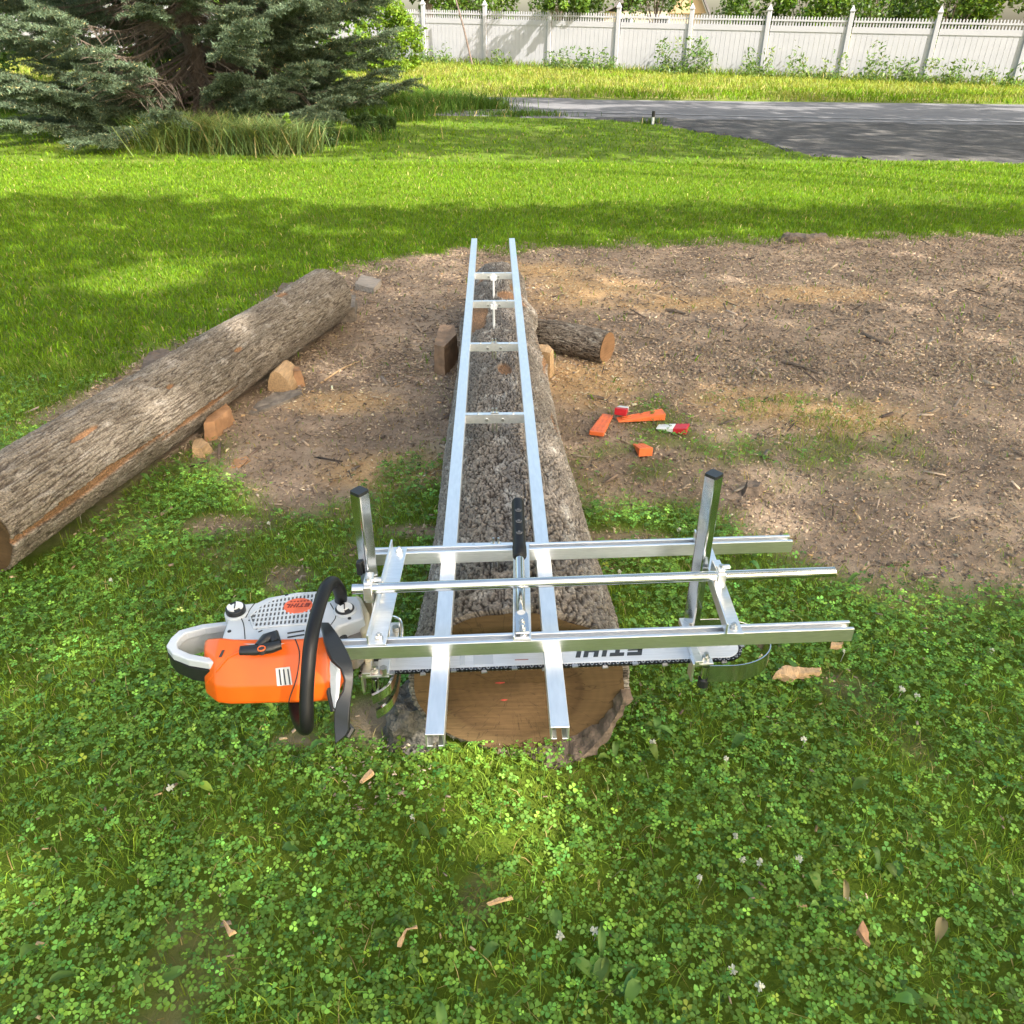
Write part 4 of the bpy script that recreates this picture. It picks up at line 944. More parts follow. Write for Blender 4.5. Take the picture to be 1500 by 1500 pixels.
# screws and part lines on the grey cover
for a, b in ((336, 925), (388, 938), (478, 928), (512, 906), (420, 872)):
    c = px(a, b, zc); q_ = MB(); q_.cyl((c.x, c.y, zc - .002), (c.x, c.y, zc + .0010), .0040, 12); sc1 = S(q_, 'screw', M_DARK, parent=cover); q_ = MB(); q_.cyl((c.x, c.y, zc + .0008), (c.x, c.y, zc + .0018), .0022, 6); S(q_, 'screw_socket', M_BLACKP, parent=sc1)
for pts in (((352, 903), (357, 915), (359, 936)), ((484, 884), (492, 902), (484, 916)), ((373, 884), (366, 893), (360, 905))):
    q_ = MB(); q_.tube(smooth_path([px(a, b, zc + .0002) for a, b in pts], 5), .0011, 5); S(q_, 'part_line', M_DARK, parent=cover)
# fuel and oil caps
for (cx, cy), nm in (((346, 896), 0), ((505, 892), 1)):
    c = px(cx, cy, zc + .004); bs_ = MB(); bs_.cyl((c.x, c.y, .49), (c.x, c.y, zc + .004), .0245, 24); mount = S(bs_, 'cap_mount', M_GREY, bevel=.003, parent=cover)
    k = MB(); k.cyl((c.x, c.y, zc + .003), (c.x, c.y, zc + (.016 if not nm else .007)), .0205, 28); cap = S(k, 'filler_cap', M_BLACKP, bevel=.002)
    zt = zc + (.016 if not nm else .007); wv = MB()
    for s in (0, 1):
        poly = [(c.x + (.0165 * math.cos(R(t))), c.y + (.0155 * math.sin(R(t)))) for t in range(150 + 180 * s - 0, 150 + 180 * s + 131, 13)]
        poly += [(c.x + .004 * math.cos(R(150 + 180 * s + 65)), c.y + .004 * math.sin(R(150 + 180 * s + 65)))]
        wv.prism(poly, zt - .001, zt + .003)
    wv.cyl((c.x, c.y, zt), (c.x, c.y, zt + .0035), .0085, 16); S(wv, 'cap_wing', M_WHITE, parent=cap)
    d = MB(); d.box((c.x, c.y, zt + .0042), (.0022, .018, .0014), .2); S(d, 'cap_mark', M_BLACKP, parent=cap)
# beige tank end
tk = MB(); tk.prism(pc([(520, 872), (530, 878), (541, 900), (541, 926), (530, 932), (523, 912)], .50)[::-1], .385, .508); S(tk, 'fuel_tank', M_BEIGE, bevel=.008, seg=3)
# orange top shroud: lofted from profiles (x, then (y,z) rows)
Zr = [.534, .515, .470, .432, .414]
SEC = [(-.632, [1.236, 1.226, 1.202, 1.190, 1.196], [.508, .500, .462, .432, .420]), (-.622, [1.228, 1.205, 1.176, 1.166, 1.180], [.520, .508, .466, .430, .414]), (-.590, [1.214, 1.178, 1.146, 1.138, 1.155], Zr), (-.560, [1.210, 1.178, 1.142, 1.134, 1.152], Zr),
       (-.500, [1.209, 1.180, 1.146, 1.137, 1.154], Zr), (-.436, [1.211, 1.184, 1.149, 1.139, 1.155], Zr), (-.400, [1.214, 1.188, 1.151, 1.142, 1.157], Zr), (-.368, [1.220, 1.192, 1.156, 1.147, 1.160], Zr), (-.356, [1.228, 1.198, 1.166, 1.156, 1.166], [.525, .508, .468, .436, .420])]
V = []; 
for x_, ys_, zs_ in SEC:
    V += [(x_, ys_[0] + .014, zs_[0] - .012)] + [(x_, a, b) for a, b in zip(ys_, zs_)] + [(x_, 1.23, .40)]
nr = 7; fs = []
for i in range(len(SEC) - 1):
    for j in range(nr): fs.append((i * nr + j, i * nr + (j + 1) % nr, (i + 1) * nr + (j + 1) % nr, (i + 1) * nr + j))
fs += [tuple(range(nr - 1, -1, -1)), tuple((len(SEC) - 1) * nr + k for k in range(nr))]
sh = MB(); sh.add(V, fs); shroud = S(sh, 'top_shroud', M_ORANGE, bevel=.0045, seg=3)
shroud.data.set_sharp_from_angle(angle=R(50)); shroud.data.polygons.foreach_set('use_smooth', [True] * len(shroud.data.polygons)); shroud.modifiers['bevel'].angle_limit = R(14)
def shr(x_, row):
    """point on the shroud: x and fractional row"""
    for (xa, ya, za), (xb, yb, zb) in zip(SEC, SEC[1:]):
        if xa <= x_ <= xb:
            t = (x_ - xa) / (xb - xa); j = min(int(row), 3); f = row - j
            L_ = lambda A_, B2: (A_[j] * (1 - f) + A_[j + 1] * f) * (1 - t) + (B2[j] * (1 - f) + B2[j + 1] * f) * t
            return Vector((x_, L_(ya, yb), L_(za, zb)))
nrm_ = Vector((0, -.79, .61))
# seam line, crease, air slot, label
sm_ = MB(); sm_.tube([shr(-.436 + .012 * math.sin(r * 1.4), r) + nrm_ * .0004 for r in np.linspace(0, 3.3, 14)], .0012, 5); S(sm_, 'seam', M_DARK, parent=shroud)
sm_ = MB(); sm_.tube([shr(a, b) + nrm_ * .0015 for a, b in ((-.612, 2.2), (-.585, 1.45), (-.565, 1.0), (-.54, .66), (-.515, .50))], .0020, 6); S(sm_, 'crease', M_ORANGE, True, parent=shroud)
sl = MB(); p = [shr(-.5785, .62), shr(-.574, .60), shr(-.577, .95), shr(-.583, 1.0)]; sl.strip([q + nrm_ * .0012 for q in (p[0], p[3])], [q + nrm_ * .0012 for q in (p[1], p[2])], .0016); S(sl, 'air_slot', M_DARK, parent=shroud)
lb = MB(); lb.strip([shr(-.470, 1.42) + nrm_ * .0018, shr(-.466, 2.05) + nrm_ * .0022], [shr(-.442, 1.38) + nrm_ * .0018, shr(-.436, 2.0) + nrm_ * .0022], .0010); lab = S(lb, 'label', mat('label_white', (.62, .61, .58), .5), parent=shroud)
ll = MB()
for k in (.22, .52, .82):
    a_, b_ = -.470 + .028 * k, -.466 + .030 * k; ll.strip([shr(a_, 1.46) + nrm_ * .0026, shr(b_, 2.0) + nrm_ * .0030], [shr(a_ + .0028, 1.46) + nrm_ * .0026, shr(b_ + .0028, 2.0) + nrm_ * .0030], .0006)
S(ll, 'label_print', M_PRINT, parent=lab)
# pull handle
ph = MB(); z_ = .548; o_ = [px(a, b, z_) for a, b in ((352, 953), (375, 952), (398, 948), (411, 944))]
ph.tube(o_, [.0105, .0125, .0135, .0115], 12, flat=.8); ph.tube([px(378, 948, z_ + .002), px(390, 937, z_ + .004), px(402, 933, z_ + .004), px(405, 942, z_ + .002)], [.009, .013, .0145, .010], 12); pull = S(ph, 'starter_handle', M_BLACKP, True)
c = px(383, 950, z_ + .012); rg = MB(); rg.tube([(c.x + .0068 * math.cos(R(t)), c.y + .0068 * math.sin(R(t)), c.z) for t in range(0, 361, 30)], .0016, 6); S(rg, 'ring', M_ORANGE, parent=pull); rg = MB(); rg.cyl((c.x, c.y, c.z - .012), (c.x, c.y, c.z + .0006), .006, 12); S(rg, 'knob', M_DARK, parent=pull)
# wrap handle
hp = [px(499, 882, .52), px(499, 871, .555), px(494, 859, .585), px(486, 853, .605), px(476, 864, .612), px(467, 890, .608), px(459, 920, .598), px(454, 950, .578), px(451, 985, .545), px(449, 1020, .505), px(449, 1050, .468), px(449, 1066, .440), px(443, 1064, .418), px(436, 1050, .405), px(432, 1032, .40), px(430, 1010, .40)]
hb_ = MB(); hb_.tube(smooth_path(hp, 5), .0135, 16); S(hb_, 'front_handle', M_BLACK, True)
# hand guard
gs = [((468, 914), (482, 914), .553, .553), ((472, 926), (491, 926), .560, .556), ((474, 940), (499, 938), .563, .556), ((479, 955), (509, 957), .560, .548), ((486, 968), (515, 972), .556, .538), ((499, 980), (517, 986), .544, .530), ((504, 996), (517, 1000), .526, .516), ((502, 1012), (515, 1016), .508, .500), ((493, 1028), (513, 1036), .492, .482), ((490, 1046), (512, 1056), .468, .460), ((490, 1066), (512, 1068), .446, .444), ((491, 1090), (507, 1077), .424, .434)]
hg = MB(); hg.strip([px(*a, z) for a, b, z, z2 in gs], [px(*b, z2) for a, b, z, z2 in gs], .009); S(hg, 'hand_guard', M_BLACKP, True, bevel=.002)
kb = MB(); k_ = [px(506, 1058, .44), px(514, 1070, .435), px(508, 1080, .43)]; kb.tube(k_, [.006, .009, .006], 8); S(kb, 'guard_end', M_BLACKP, True)
fp = MB(); fp.strip([px(*q) for q in ((484, 968, .50), (483, 990, .475), (485, 1015, .45), (490, 1036, .43))], [px(*q) for q in ((496, 970, .50), (499, 990, .475), (497, 1015, .45), (492, 1038, .43))], .006); S(fp, 'muffler_shield', M_GREY, bevel=.001)
fp = MB(); fp.tube([px(*q) for q in ((481, 966, .50), (480, 990, .47), (482, 1016, .445), (488, 1042, .42))], .005, 8); S(fp, 'shield_edge', M_BLACKP, True)
# rear handle loop
def loop(outer, inner, z0, z1):
    n = len(outer); vs = [(*p, z) for z in (z0, z1) for p in outer] + [(*p, z) for z in (z0, z1) for p in inner]; f = []
    for i in range(n):
        j = (i + 1) % n
        f += [(i, j, n + j, n + i), (2 * n + i, 3 * n + i, 3 * n + j, 2 * n + j), (n + i, n + j, 3 * n + j, 3 * n + i), (i, 2 * n + i, 2 * n + j, j)]
    m_ = MB(); m_.add(vs, f); return m_
zh = .505
ro = pc([(243, 946), (250, 934), (262, 923), (296, 914), (340, 909), (350, 935), (335, 968), (305, 971), (275, 966), (252, 957)], zh)
ri_ = pc([(259, 941), (263, 934), (272, 927), (300, 920), (336, 915), (342, 930), (328, 957), (304, 962), (278, 957), (260, 949)], zh)
rh = S(loop(ro, ri_, .486, zh), 'rear_handle', M_GREY, bevel=.003, seg=3)
wl_ = MB(); wo = [Vector((*p, .463)) for p in pc([(247, 945), (255, 931), (268, 925), (298, 917), (338, 912)], zh)]; wl_.strip([p + Vector((0, 0, .0225)) for p in wo], [p - Vector((0, 0, .0225)) for p in wo], .007); S(wl_, 'handle_wall', M_GREY, True, parent=rh)
gk = MB(); gk.prism(pc([(242, 945), (250, 956), (274, 967), (305, 972), (336, 969), (336, 960), (305, 960), (280, 955), (263, 948), (252, 940)], zh), .452, .4855); S(gk, 'grip', M_BLACKP, True, parent=rh)
tg = MB(); tg.tube([px(a, b, .45) for a, b in ((272, 984), (290, 990), (312, 988))], [.003, .006, .004], 8); S(tg, 'trigger_lockout', M_BLACKP, True, parent=rh)
nk = MB(); nk.prism(pc([(318, 968), (326, 930), (335, 902), (356, 888), (376, 886), (362, 920), (345, 942), (334, 955)], .50)[::-1], .43, .500); S(nk, 'rear_housing', M_GREY, bevel=.006, seg=3, parent=rh)
# bar, chain: mill coordinates brought to world
MW = Matrix.Translation(MO) @ Matrix.Rotation(YAW, 4, 'Z')
def mw(u, v, z): return MW @ Vector((u, v, z))
bv0, bv1, bu0, bu1 = .082, .166, .0, .812
outl = [(bu0, bv0), (bu1 - .01, bv0)] + [(bu1 - .01 + .036 * math.cos(R(a)), (bv0 + bv1) / 2 + .042 * math.sin(R(a))) for a in range(-80, 81, 10)] + [(bu1 - .01, bv1), (bu0, bv1)]
bb = MB(); bb.prism([tuple(mw(u, v, 0)[:2]) for u, v in outl], .510 + ZB - .0027, .510 + ZB + .0027); bar = S(bb, 'guide_bar', M_BAR, bevel=.0006, seg=1)
ORG = mw(.628, .1415, 0); adv = mw(-1, 0, 0) - mw(0, 0, 0); upv = mw(0, -1, 0) - mw(0, 0, 0)
tm, wd = put_text('STIHL', ORG, adv, upv, .042, .510 + ZB + .0028, '', None, None, sx=.98, shear=.30, wgt=.25)
S(tm, 'lettering', M_PRINT, parent=bar)
dc = MB()
for (u0, u1, v0, v1) in ((.245, .288, .090, .160), (.215, .226, .09, .16)): dc.prism([tuple(mw(u, v, 0)[:2]) for u, v in ((u0, v0), (u1, v0), (u1, v1), (u0, v1))], .510 + ZB + .0027, .510 + ZB + .0033)
S(dc, 'bar_decal', mat('bar_decal', (.50, .54, .60), .4), parent=bar)
dr = MB(); dr.prism([tuple(mw(u, v, 0)[:2]) for u, v in ((.335, .0985), (.365, .0985), (.365, .1005), (.335, .1005))], .510 + ZB + .0027, .510 + ZB + .0033); S(dr, 'bar_print', mat('bar_print_red', (.35, .12, .10), .5), parent=bar); dr = MB(); c = mw(.424, .098, 0); dr.cyl((c.x, c.y, .510 + ZB + .0027), (c.x, c.y, .510 + ZB + .0034), .004, 12); S(dr, 'bar_rivet', M_BOLT, parent=bar)
# chain round the bar: side links, drive links and cutters
path = [(bu0 + .0 + (bu1 - .01 - bu0) * i / 200, bv0) for i in range(201)] + [(bu1 - .01 + .036 * math.cos(R(a)), (bv0 + bv1) / 2 + .042 * math.sin(R(a))) for a in range(-88, 89, 4)] + [(bu1 - .01 - (bu1 - .01 - bu0) * i / 200, bv1) for i in range(201)]
cum = [0]
for a_, b_ in zip(path, path[1:]): cum.append(cum[-1] + math.dist(a_, b_))
def onp(s):
    i = int(np.clip(np.searchsorted(cum, s) - 1, 0, len(path) - 2)); t = (s - cum[i]) / max(cum[i + 1] - cum[i], 1e-9)
    a_, b_ = path[i], path[i + 1]; p = (a_[0] + (b_[0] - a_[0]) * t, a_[1] + (b_[1] - a_[1]) * t); d = Vector((b_[0] - a_[0], b_[1] - a_[1])).normalized(); return p, d
ch, dk, tts = MB(), MB(), []; s_ = .004; k = 0; zb_ = .510 + ZB
while s_ < cum[-1] - .006:
    p, d = onp(s_); n = Vector((d.y, -d.x)); ang = math.atan2(d.y, d.x) + YAW
    c = mw(p[0] + n.x * .0040, p[1] + n.y * .0040, 0)
    dk.box((c.x, c.y, zb_), (.0098, .0080, .0048), ang)
    co_ = mw(p[0] + n.x * .0066, p[1] + n.y * .0066, 0); ch.box((co_.x, co_.y, zb_), (.0040 if k % 2 else .0026, .0026, .0060), ang)
    if k % 2: 
        for e in (-.003, .003):
            q = mw(p[0] + n.x * .004 + d.x * e, p[1] + n.y * .004 + d.y * e, 0); ch.cyl((q.x, q.y, zb_ - .0045), (q.x, q.y, zb_ + .0045), .0016, 6)
    if k % 7 in (0,):
        c2 = mw(p[0] + n.x * .0085, p[1] + n.y * .0085, 0); sz = 1 if (k // 7) % 2 else -1
        tt = MB(); tts.append(tt); tt.box((c2.x, c2.y, zb_ + sz * .003), (.0125, .0085, .0028), ang + .12); tt.box((c2.x, c2.y, zb_ + .0015 * sz), (.010, .0020, .006), ang)
    s_ += .0094; k += 1
chain = S(dk, 'chain', mat('chain_links_dark', (.035, .035, .04), .35, .8)); S(ch, 'side_links', M_LINK, parent=chain); [S(q_, 'cutter', M_LINK, parent=chain) for q_ in tts]
# bumper spikes, clamp parts at the bar root
def rib_(pts, h, th, name, m, parent=None):
    mb = MB(); P = smooth_path([px(*p) for p in pts], 4); mb.strip(P, [p - Vector((0, 0, h)) for p in P], th); return S(mb, name, m, True, parent=parent)
rib_([(545, 1018, .385), (560, 1010, .39), (572, 998, .395), (578, 978, .40), (580, 960, .40)], .024, .006, 'bumper_spike', M_CHROME)
rib_([(551, 1040, .345), (566, 1030, .35), (577, 1014, .355), (583, 990, .36), (585, 966, .36)], .024, .006, 'bumper_spike', M_CHROME)
wr = MB(); wr.tube(smooth_path([px(572, 903, .46), px(582, 905, .47), px(588, 913, .47), px(589, 928, .46), px(587, 950, .44)], 4), .0032, 8); S(wr, 'wire_loop', mat('bright_wire', (.8, .8, .78), .2, 1), True)
cb = MB(); c = px(562, 978, .41); cb.box((c.x, c.y, .408), (.026, .045, .012), .05); S(cb, 'bar_mount', M_ALU, bevel=.0015); cb = MB(); c = px(578, 925, .44); cb.box((c.x, c.y, .44), (.022, .05, .012), .05); S(cb, 'bar_mount', M_ALU, bevel=.0015)
cb = MB(); c = px(562, 984, .416); cb.cyl((c.x, c.y, .41), (c.x, c.y, .428), .0085, 6); S(cb, 'bar_nut', M_BOLT); cb = MB(); c = px(580, 922, .45); cb.cyl((c.x, c.y, .445), (c.x, c.y, .458), .008, 6); S(cb, 'bar_nut', M_BOLT)
cb = MB(); c = px(548, 968, .40); cb.box((c.x, c.y + .02, .392), (.03, .05, .03), .05); S(cb, 'chain_tensioner_cover', M_DARK, bevel=.004)
# ------------------------------------------------------------------ fence
F0 = np.array([-3.3, 34.6]); FD = np.array([.928, -.374]); FD = FD / np.linalg.norm(FD); FS = 2.50
fyaw = math.atan2(FD[1], FD[0])
fence = thing('vinyl_fence', 'long white vinyl privacy fence with picket top running behind the road', 'fence', (F0[0], F0[1], gz(*F0)), fyaw)
bpan = MB(); NB = 15; pw_ = (FS - .13) / NB
for i in range(NB):
    xx = .065 + pw_ * (i + .5); bpan.box((xx, 0, .72), (pw_ - .010, .022, 1.28)); bpan.box((xx, 0, .72), (pw_ - .002, .012, 1.27))
bpan.box((FS / 2, 0, .075), (FS - .13, .045, .15)); bpan.box((FS / 2, 0, 1.41), (FS - .13, .05, .16)); bpan.box((FS / 2, 0, 1.635), (FS - .13, .045, .05))
NPK = 26
for i in range(NPK):
    xx = .065 + (FS - .13) * (i + .5) / NPK; bpan.box((xx, .0, 1.585), (.042, .018, .26))
    bpan.add([(xx - .021, -.009, 1.716), (xx + .021, -.009, 1.716), (xx + .021, .009, 1.716), (xx - .021, .009, 1.716), (xx, 0, 1.755)], [(0, 1, 4), (1, 2, 4), (2, 3, 4), (3, 0, 4)])
bpost = MB(); bpost.box((0, 0, .95), (.127, .127, 1.95))
bcap = MB(); bcap.box((0, 0, 1.937), (.16, .16, .03)); bcap.add([(-.07, -.07, 1.952), (.07, -.07, 1.952), (.07, .07, 1.952), (-.07, .07, 1.952), (0, 0, 2.10)], [(0, 1, 4), (1, 2, 4), (2, 3, 4), (3, 0, 4)])
panel0 = bpan.build('panel', M_VINYL, fence); post0 = bpost.build('post', M_VINYL, fence, bevel=.008); cap0 = bcap.build('post_cap', M_VINYL, post0)
first = True
for k in range(-12, 10):
    a = F0 + FD * FS * k; b = F0 + FD * FS * (k + .5); za = gz(*a) - fence.location.z - .03; zb = gz(*b) - fence.location.z - .02
    if first: pn, po, cp = panel0, post0, cap0; first = False
    else:
        pn = panel0.copy(); COL.objects.link(pn); po = post0.copy(); COL.objects.link(po); cp = cap0.copy(); COL.objects.link(cp); cp.parent = po
    slope = (gz(*(a + FD * FS)) - gz(*a)) / FS
    pn.location = (FS * k, 0, za + .02); pn.rotation_euler = (0, -math.atan(slope), 0); po.location = (FS * k, -.005, za)
# leaning pole
p = pxy(664, -14, 33.6); q = pxy(692, 76, 33.0); q.z = gz(q.x, q.y) + .0
tag(MB().tube([q, (p + q) / 2 + Vector((.03, 0, 0)), p], [.035, .032, .028], 8).build('pole', M_TRUNK, None, True), 'thin brown pole leaning against the white fence', 'pole')
# driveway marker
b_ = G(956, 182); mk = thing('road_marker', 'tiny black and white marker stake at the lawn edge by the road', 'marker', b_)
MB().cyl((0, 0, -.05), (0, 0, .12), .024, 10).build('stake', M_WHITE, mk); MB().cyl((0, 0, .12), (0, 0, .22), .030, 10).build('top', M_BLACKP, mk)

# ------------------------------------------------------------------ plants
def crown(P0, n, rad, leaf, base, seed, clumps=26, s=.28, fill=.5, flat=.8, up=.25, keep=None, slim=None):
    """leaf clumps spread through an ellipsoid crown"""
    rg = np.random.default_rng(seed); rad = np.array(rad, float)
    d = unit(rg.normal(size=(clumps, 3))); r = rg.uniform(.25, 1, clumps) ** .5; C_ = d * r[:, None] * rad * .82
    cs = rg.uniform(.22, .42, clumps); which = rg.integers(0, clumps, n)
    off = rg.normal(size=(n, 3)); off = unit(off) * (rg.random(n) ** .45)[:, None]
    P = np.array(P0) + C_[which] + off * (cs[which] * rad.min() * 1.15)[:, None] * np.array([1, 1, flat])
    if keep is not None: P = P[keep(P)]
    n = len(P); N = unit(rg.normal(size=(n, 3)) + np.array([0, 0, up * 3])); L = leaf * rg.uniform(.6, 1.3, n)
    global RNG; hold = RNG; RNG = rg
    tone = np.exp(rg.normal(0, .22, clumps))[which[:n] if len(which) >= n else 0][:, None]
    out = leaves(P, L, L * (slim or rg.uniform(.5, .75, n)), N, vary(base, n, s, 0, .1) * tone); RNG = hold
    return out, P
def trunk_mb(base, top, r0, r1, limbs=(), wig=.04, n=10):
    m_ = MB(); b_, t_ = Vector(base), Vector(top); pts = []
    for i in range(9):
        t = i / 8; pts.append(b_.lerp(t_, t) + Vector((random.gauss(0, wig), random.gauss(0, wig), 0)) * (0 < i < 8))
    m_.tube(smooth_path(pts, 3), [r0 * 1.35 if i == 0 else r0 + (r1 - r0) * i / 24 for i in range(25)], n)
    for a, b, r in limbs:
        a, b = Vector(a), Vector(b); mid = (a + b) / 2 + Vector((0, 0, .12 * (b - a).length)) + Vector((random.gauss(0, .1), random.gauss(0, .1), 0))
        m_.tube(smooth_path([a, mid, b], 6), [r * (1 - .07 * i) for i in range(13)], 7)
    return m_
# spruce on the left
SB = G(303, 176); sp_ = thing('spruce_tree', 'big blue-green spruce with dead lower twigs at the upper left of the lawn', 'tree', SB)
random.seed(21)
trunk_mb((0, 0, -.05), (.1, .1, 12.5), .17, .03, n=14, wig=.02).build('trunk', M_TRUNK, sp_, True)
br, tw = MB(), MB(); NP, NN, NTW, NSP = [], [], [], []
def spray(p, d, L_, spread):
    """a flat spruce twig: a stem with side twigs, needles along each"""
    pts = []
    d = d.normalized(); sdv = d.cross(Vector((0, 0, 1))).normalized(); k = max(4, int(L_ / .055))
    for i in range(k):
        t = i / k; q = p + d * L_ * t + Vector((0, 0, -.10 * L_ * t * t)); pts.append((q, d, .06))
        for s in (-1, 1):
            ln = L_ * .42 * (1 - t) + .05; dd = (d * .75 + sdv * s * .8 + Vector((0, 0, random.uniform(-.25, .1)))).normalized()
            for j in range(max(1, int(ln / .05))): pts.append((q + dd * .05 * (j + .5), dd, .055))
    return pts
z = .12; h_top = 12.3
sprs = []
while z < 11.8:
    R0 = 3.45 * (1 - z / h_top) ** .72 * random.uniform(.9, 1.08); nb = 9 if z < 3.2 else 6
    for k in range(nb):
        a = random.uniform(0, 2 * math.pi); Rr = R0 * random.uniform(.72, 1.12)
        if math.sin(a) < -.5 and .6 < z < 2.4 and random.random() < .2: continue
        d = Vector((math.cos(a), math.sin(a), 0)); droop = (.10 + .05 * random.random()) * Rr; zz = z + random.uniform(-.1, .1)
        tip = d * Rr + Vector((0, 0, max(.10, zz + .25 - droop + .18 * Rr * .5)))
        st = Vector((.01 * z, 0, zz + .28)); mid = st.lerp(tip, .55) + Vector((0, 0, -.12 * Rr * (1 if z < 4 else .5))); mid.z = max(.12, mid.z)
        pth = smooth_path([st, mid, tip], 8); br.tube(pth, [.017 * (1 - .045 * i) + .003 for i in range(len(pth))], 6)
        for i in range(3, len(pth)):
            t = i / (len(pth) - 1); dirn = (pth[i] - pth[i - 1]).normalized(); sdv = dirn.cross(Vector((0, 0, 1))).normalized()
            for s in (-1, 1):
                for rep in range(2 if z < 3.6 else 1):
                    dd = (dirn * random.uniform(.5, 1.0) + sdv * s * random.uniform(.4, 1.0) + Vector((0, 0, random.uniform(-.45, .15)))).normalized(); ln = random.uniform(.28, .75) * (1.15 - .45 * t)
                    q = pth[i] + (pth[i - 1] - pth[i]) * random.random()
                    front = d.y < -.3 and .5 < z < 2.2 and d.x > -.35 and d.x < .5
                    if t < (.48 if not front else .80) + random.uniform(-.12, .12) or (front and random.random() < .3):
                        if z < 3.8: tw.tube([q, q + dd * ln * .5 + Vector((0, 0, -.05)), q + dd * ln * random.uniform(.8, 1.3) + Vector((0, 0, -.18 * random.random()))], [.007, .005, .002], 4)
                    else: sprs.append((q, dd, ln, z))
        sprs.append((pth[-2], (pth[-1] - pth[-3]), .45, z))
    z += .19 if z < 3.2 else .40
br.build('branches', M_TWIG, sp_, True); tw.build('dead_twigs', M_TWIG, sp_)
for q, dd, ln, z in sprs:
    pts = spray(q, dd, ln, 1)
    if z > 3.6: pts = pts[::3]
    for (c, d, l) in pts: NP.append(c); NN.append(d); NSP.append(1.0 if z < 3.6 else 2.2)
NP = np.array([tuple(v) for v in NP]); ND = np.array([tuple(v) for v in NN]); sc_ = np.array(NSP); n = len(NP)
def needles(P, D, n_each, L, W, base):
    P = np.repeat(P, n_each, 0); D = np.repeat(D, n_each, 0); s = np.repeat(sc_, n_each); n = len(P)
    r = unit(RNG.normal(size=(n, 3)) + np.array([0, 0, .35])); r = unit(r - (r * D).sum(1)[:, None] * D * .5); t = unit(D * RNG.uniform(.3, 1.0, (n, 1)) + r)
    b = unit(np.cross(t, RNG.normal(size=(n, 3)))); o = P + D * RNG.uniform(-.03, .03, (n, 1)); l = (L * s * RNG.uniform(.7, 1.3, n))[:, None]; w = (W * s)[:, None]
    V = np.stack([o - b * w / 2, o + b * w / 2, o + t * l + b * w * .2, o + t * l - b * w * .2], 1).reshape(-1, 3); i = np.arange(n)[:, None] * 4
    c = vary(base, n, .28, .02, .06); tipb = RNG.random(n) < .25; c[tipb] *= 1.45
    return V, [i + np.array([[0, 1, 2, 3]])], np.repeat(c, 4, 0)
V, Fs, C = needles(NP, ND, 8, .042, .0095, (.092, .128, .074))
link('foliage', np_mesh('foliage', V, Fs, C), M_NEEDLE, sp_)
print('needles', len(V) // 4)

# leafy things: trees behind the fence, bushes
def bush(name, label, cat, base, n, rad, leaf, col, seed, hz=None, group=None, trunk=None, clumps=26, **kw):
    r_ = thing(name, label, cat, base, 0, group); hz = rad[2] if hz is None else hz
    (V, Fs, C), P = crown((0, 0, hz), n, rad, leaf, col, seed, clumps, keep=lambda P: P[:, 2] > .02, **kw)
    link('foliage', np_mesh('foliage', V, Fs, C), M_LEAF, r_)
    random.seed(seed); limbs = []
    k = min(len(P), 12)
    for q in P[:k]: limbs.append(((0, 0, hz * .35 if hz < .6 else max(.1, hz * .35)), tuple(q), (.02 + .015 * (trunk or 0) * 3) if hz > .6 else .004))
    trunk_mb((0, 0, -.05), (0.02, 0, hz), trunk or min(.03, hz * .03), min(.012, hz * .012), limbs, wig=.03 if hz > .6 else .004).build('trunk' if trunk else 'stems', M_TRUNK, r_, True)
    return r_
def fpt(k, back): p = F0 + FD * FS * k + np.array([.374, .928]) * back; return Vector((p[0], p[1], gz(p[0], p[1])))
T = 'trees and shrubs behind the white fence'
tl = [(-5.2, 3.0, (3, 2.4, 2.6), 3.4, (.075, .13, .025), 'tree', 'leafy tree behind the fence hidden mostly by the spruce'), (-2.6, 4.0, (3, 2.4, 2.4), 3.2, (.09, .155, .022), 'tree', 'sunlit tree just right of the spruce behind the fence'), (.35, 3.0, (2.0, 1.6, 1.6), 2.3, (.085, .15, .022), 'shrub', 'green shrub behind the fence by the leaning pole'),
      (1.5, 5.0, (2.6, 2.2, 2.2), 3.2, (.055, .10, .02), 'tree', 'dark leafy tree behind the fence left of the overhanging branch'), (2.9, 6.5, (2.2, 2, 2.2), 3.4, (.06, .11, .02), 'tree', 'dark tree behind the overhanging branch'), (4.55, 3.2, (1.5, 1.3, 1.5), 2.1, (.075, .135, .022), 'shrub', 'green shrub just right of the grey roofed house'),
      (5.35, 3.0, (1.6, 1.3, 1.5), 2.2, (.10, .18, .022), 'shrub', 'bright yellow-green shrub over the third fence post from the right'), (6.2, 4.0, (2.2, 1.6, 1.9), 2.6, (.065, .12, .022), 'tree', 'round green tree behind the right of the fence'), (7.2, 3.2, (2.0, 1.5, 1.6), 2.2, (.085, .15, .022), 'shrub', 'leafy shrub at the right end of the fence'), (8.6, 5, (3, 2.4, 2.4), 3.0, (.07, .125, .022), 'tree', 'large tree beyond the right edge of the fence')]
for i, (k, bk, rad, hz, c, nm, lb) in enumerate(tl):
    bush('leafy_tree' if nm == 'tree' else 'leafy_shrub', lb, nm, fpt(k, bk), int(3000 * rad[0] * rad[2] / 3), rad, .16, c, 40 + i, hz, T, .09, clumps=34)
